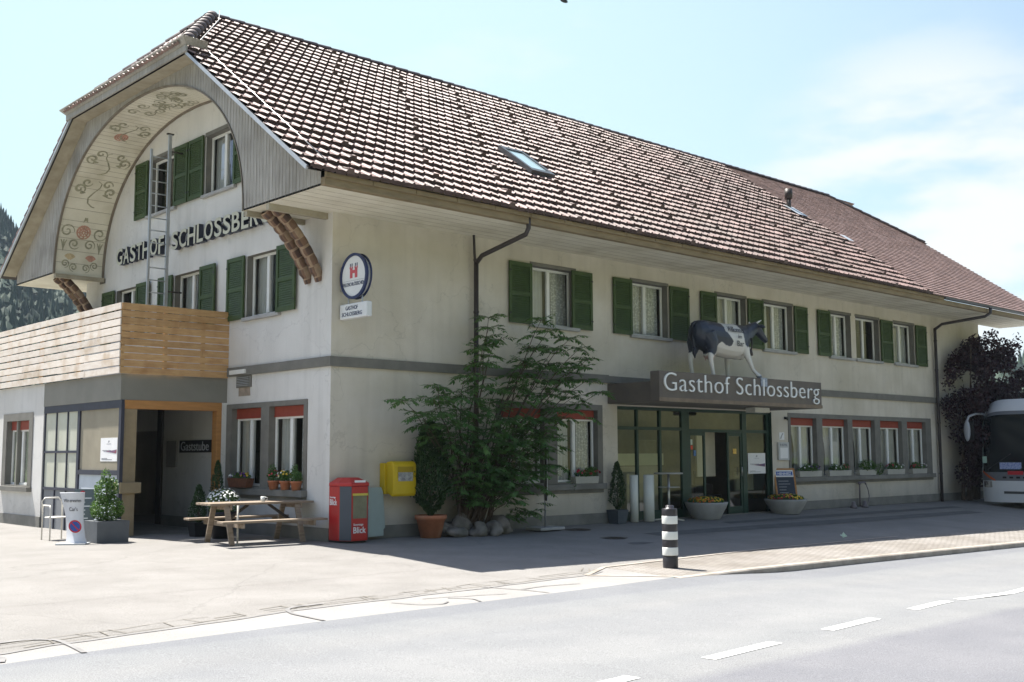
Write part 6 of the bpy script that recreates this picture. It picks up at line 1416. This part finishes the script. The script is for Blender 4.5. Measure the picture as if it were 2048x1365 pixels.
for k in range(9):
    a=Vector((25.6+rr.uniform(-.4,1.0),-.4,0)); b_=Vector((24.8+rr.uniform(0,4.2),-.8+rr.uniform(-.4,.4),rr.uniform(3.6,5.6))); mb.tube([a,a*.5+b_*.5+Vector((0,0,.4)),b_],[.07,.045,.012],7)
mb.build('trunk',bark,tr)
# ================= FAR LANDSCAPE =================
def Hill(az):
    return lerp([(-40,96),(0,105),(8,100),(14,88),(17.4,80),(19,68),(22,52),(28,42),(45,34),(60,30),(68,27.5),(75,30),(95,30)])(az)
Cx,Cy=-11.6,-17.55
def hz(az,rad): return Hill(az)*sst(120,430,rad)**1.1-.3
mb=MB(); mb.smooth=True; g=[]
for i in range(66):
    az=-34+i*2.; row=[]
    for j in range(14):
        rad=100+j*32; row.append(mb.av((Cx+rad*math.sin(R(az)),Cy+rad*math.cos(R(az)),hz(az,rad)+mnoise.noise((az*.3,j*.5,0))*2*(j>1))))
    g.append(row)
for A,B in zip(g,g[1:]):
    for j in range(13): mb.face((A[j],A[j+1],B[j+1],B[j]))
tag(mb.build('hills',M('forest_floor',(.025,.045,.02),.95,scale=.05,col2=(.05,.075,.03))),kind='structure')
farleaf=M('far_forest',(.008,.024,.014),.8,scale=.06,col2=(.026,.054,.026),detail=8)
mb=MB(); rr=random.Random(8)
def conifer(x,y,z,h,r_,dec=False):
    L_=6 if not dec else 5
    for l in range(L_):
        zb=z+h*(.08+.80*l/L_); rt=r_*((1-l/L_)**.8 if not dec else math.sin(math.pi*(.25+.65*l/L_))); zt=min(z+h,zb+h*(.34 if not dec else .3)); a0=rr.uniform(0,6)
        top=mb.av((x+rr.uniform(-.2,.2),y,zt)); n=7; ring=[mb.av((x+rt*rr.uniform(.65,1.2)*math.cos(a0+6.283*k/n),y+rt*rr.uniform(.65,1.2)*math.sin(a0+6.283*k/n),zb+rr.uniform(-.06,.05)*h)) for k in range(n)]
        for k in range(n): mb.face((top,ring[k],ring[(k+1)%n]))
for (a0,a1,n) in ((11.5,25,5200),(-30,11.5,4200),(63,72,900),(72,97,1600)):
    for _ in range(n):
        az=rr.uniform(a0,a1); rad=rr.uniform(190,455); x=Cx+rad*math.sin(R(az)); y=Cy+rad*math.cos(R(az)); dec=rr.random()<(.55 if rad<330 else .15)
        h=rr.uniform(6,10.5) if not dec else rr.uniform(4.5,7.5); conifer(x,y,hz(az,rad)-.5,h,h*(.17 if not dec else .42),dec)
tag(mb.build('forest',farleaf),'dense conifer and broadleaf forest covering the far hillside','forest',kind='stuff')
# wooded slope across the valley, behind the photographer (seen in the window panes)
mb=MB(); mb.smooth=True; g=[]
for i in range(61):
    az=96+i*3.2; row=[]
    for j in range(12):
        rad=42+j*17; z=64*sst(42,230,rad)+mnoise.noise((az*.25,j*.9,3))*5*(j>0)-1.2; row.append(mb.av((Cx+rad*math.sin(R(az)),Cy+rad*math.cos(R(az)),z)))
    g.append(row)
for A,B in zip(g,g[1:]):
    for j in range(11): mb.face((A[j],B[j],B[j+1],A[j+1]))
tag(mb.build('terrain_slope',M('slope_green',(.05,.06,.026),.95,scale=.12,col2=(.13,.13,.055),detail=9,bump=1,bscale=.8)),kind='structure')

# haze: the valley air
mb=MB(); mb.box((-640,-640,-3.2),(640,640,132)); hzm=bpy.data.materials.new('haze_air'); hzm.use_nodes=True; nt=hzm.node_tree; nt.nodes.remove(nt.nodes['Principled BSDF']); pv=nt.nodes.new('ShaderNodeVolumePrincipled'); pv.inputs['Density'].default_value=.00020; pv.inputs['Color'].default_value=(.70,.85,1,1); pv.inputs['Anisotropy'].default_value=0
nt.links.new(pv.outputs[0],nt.nodes['Material Output'].inputs['Volume']); tag(mb.build('haze',hzm),'thin bluish valley air between the inn and the far wooded hill','haze',kind='stuff')
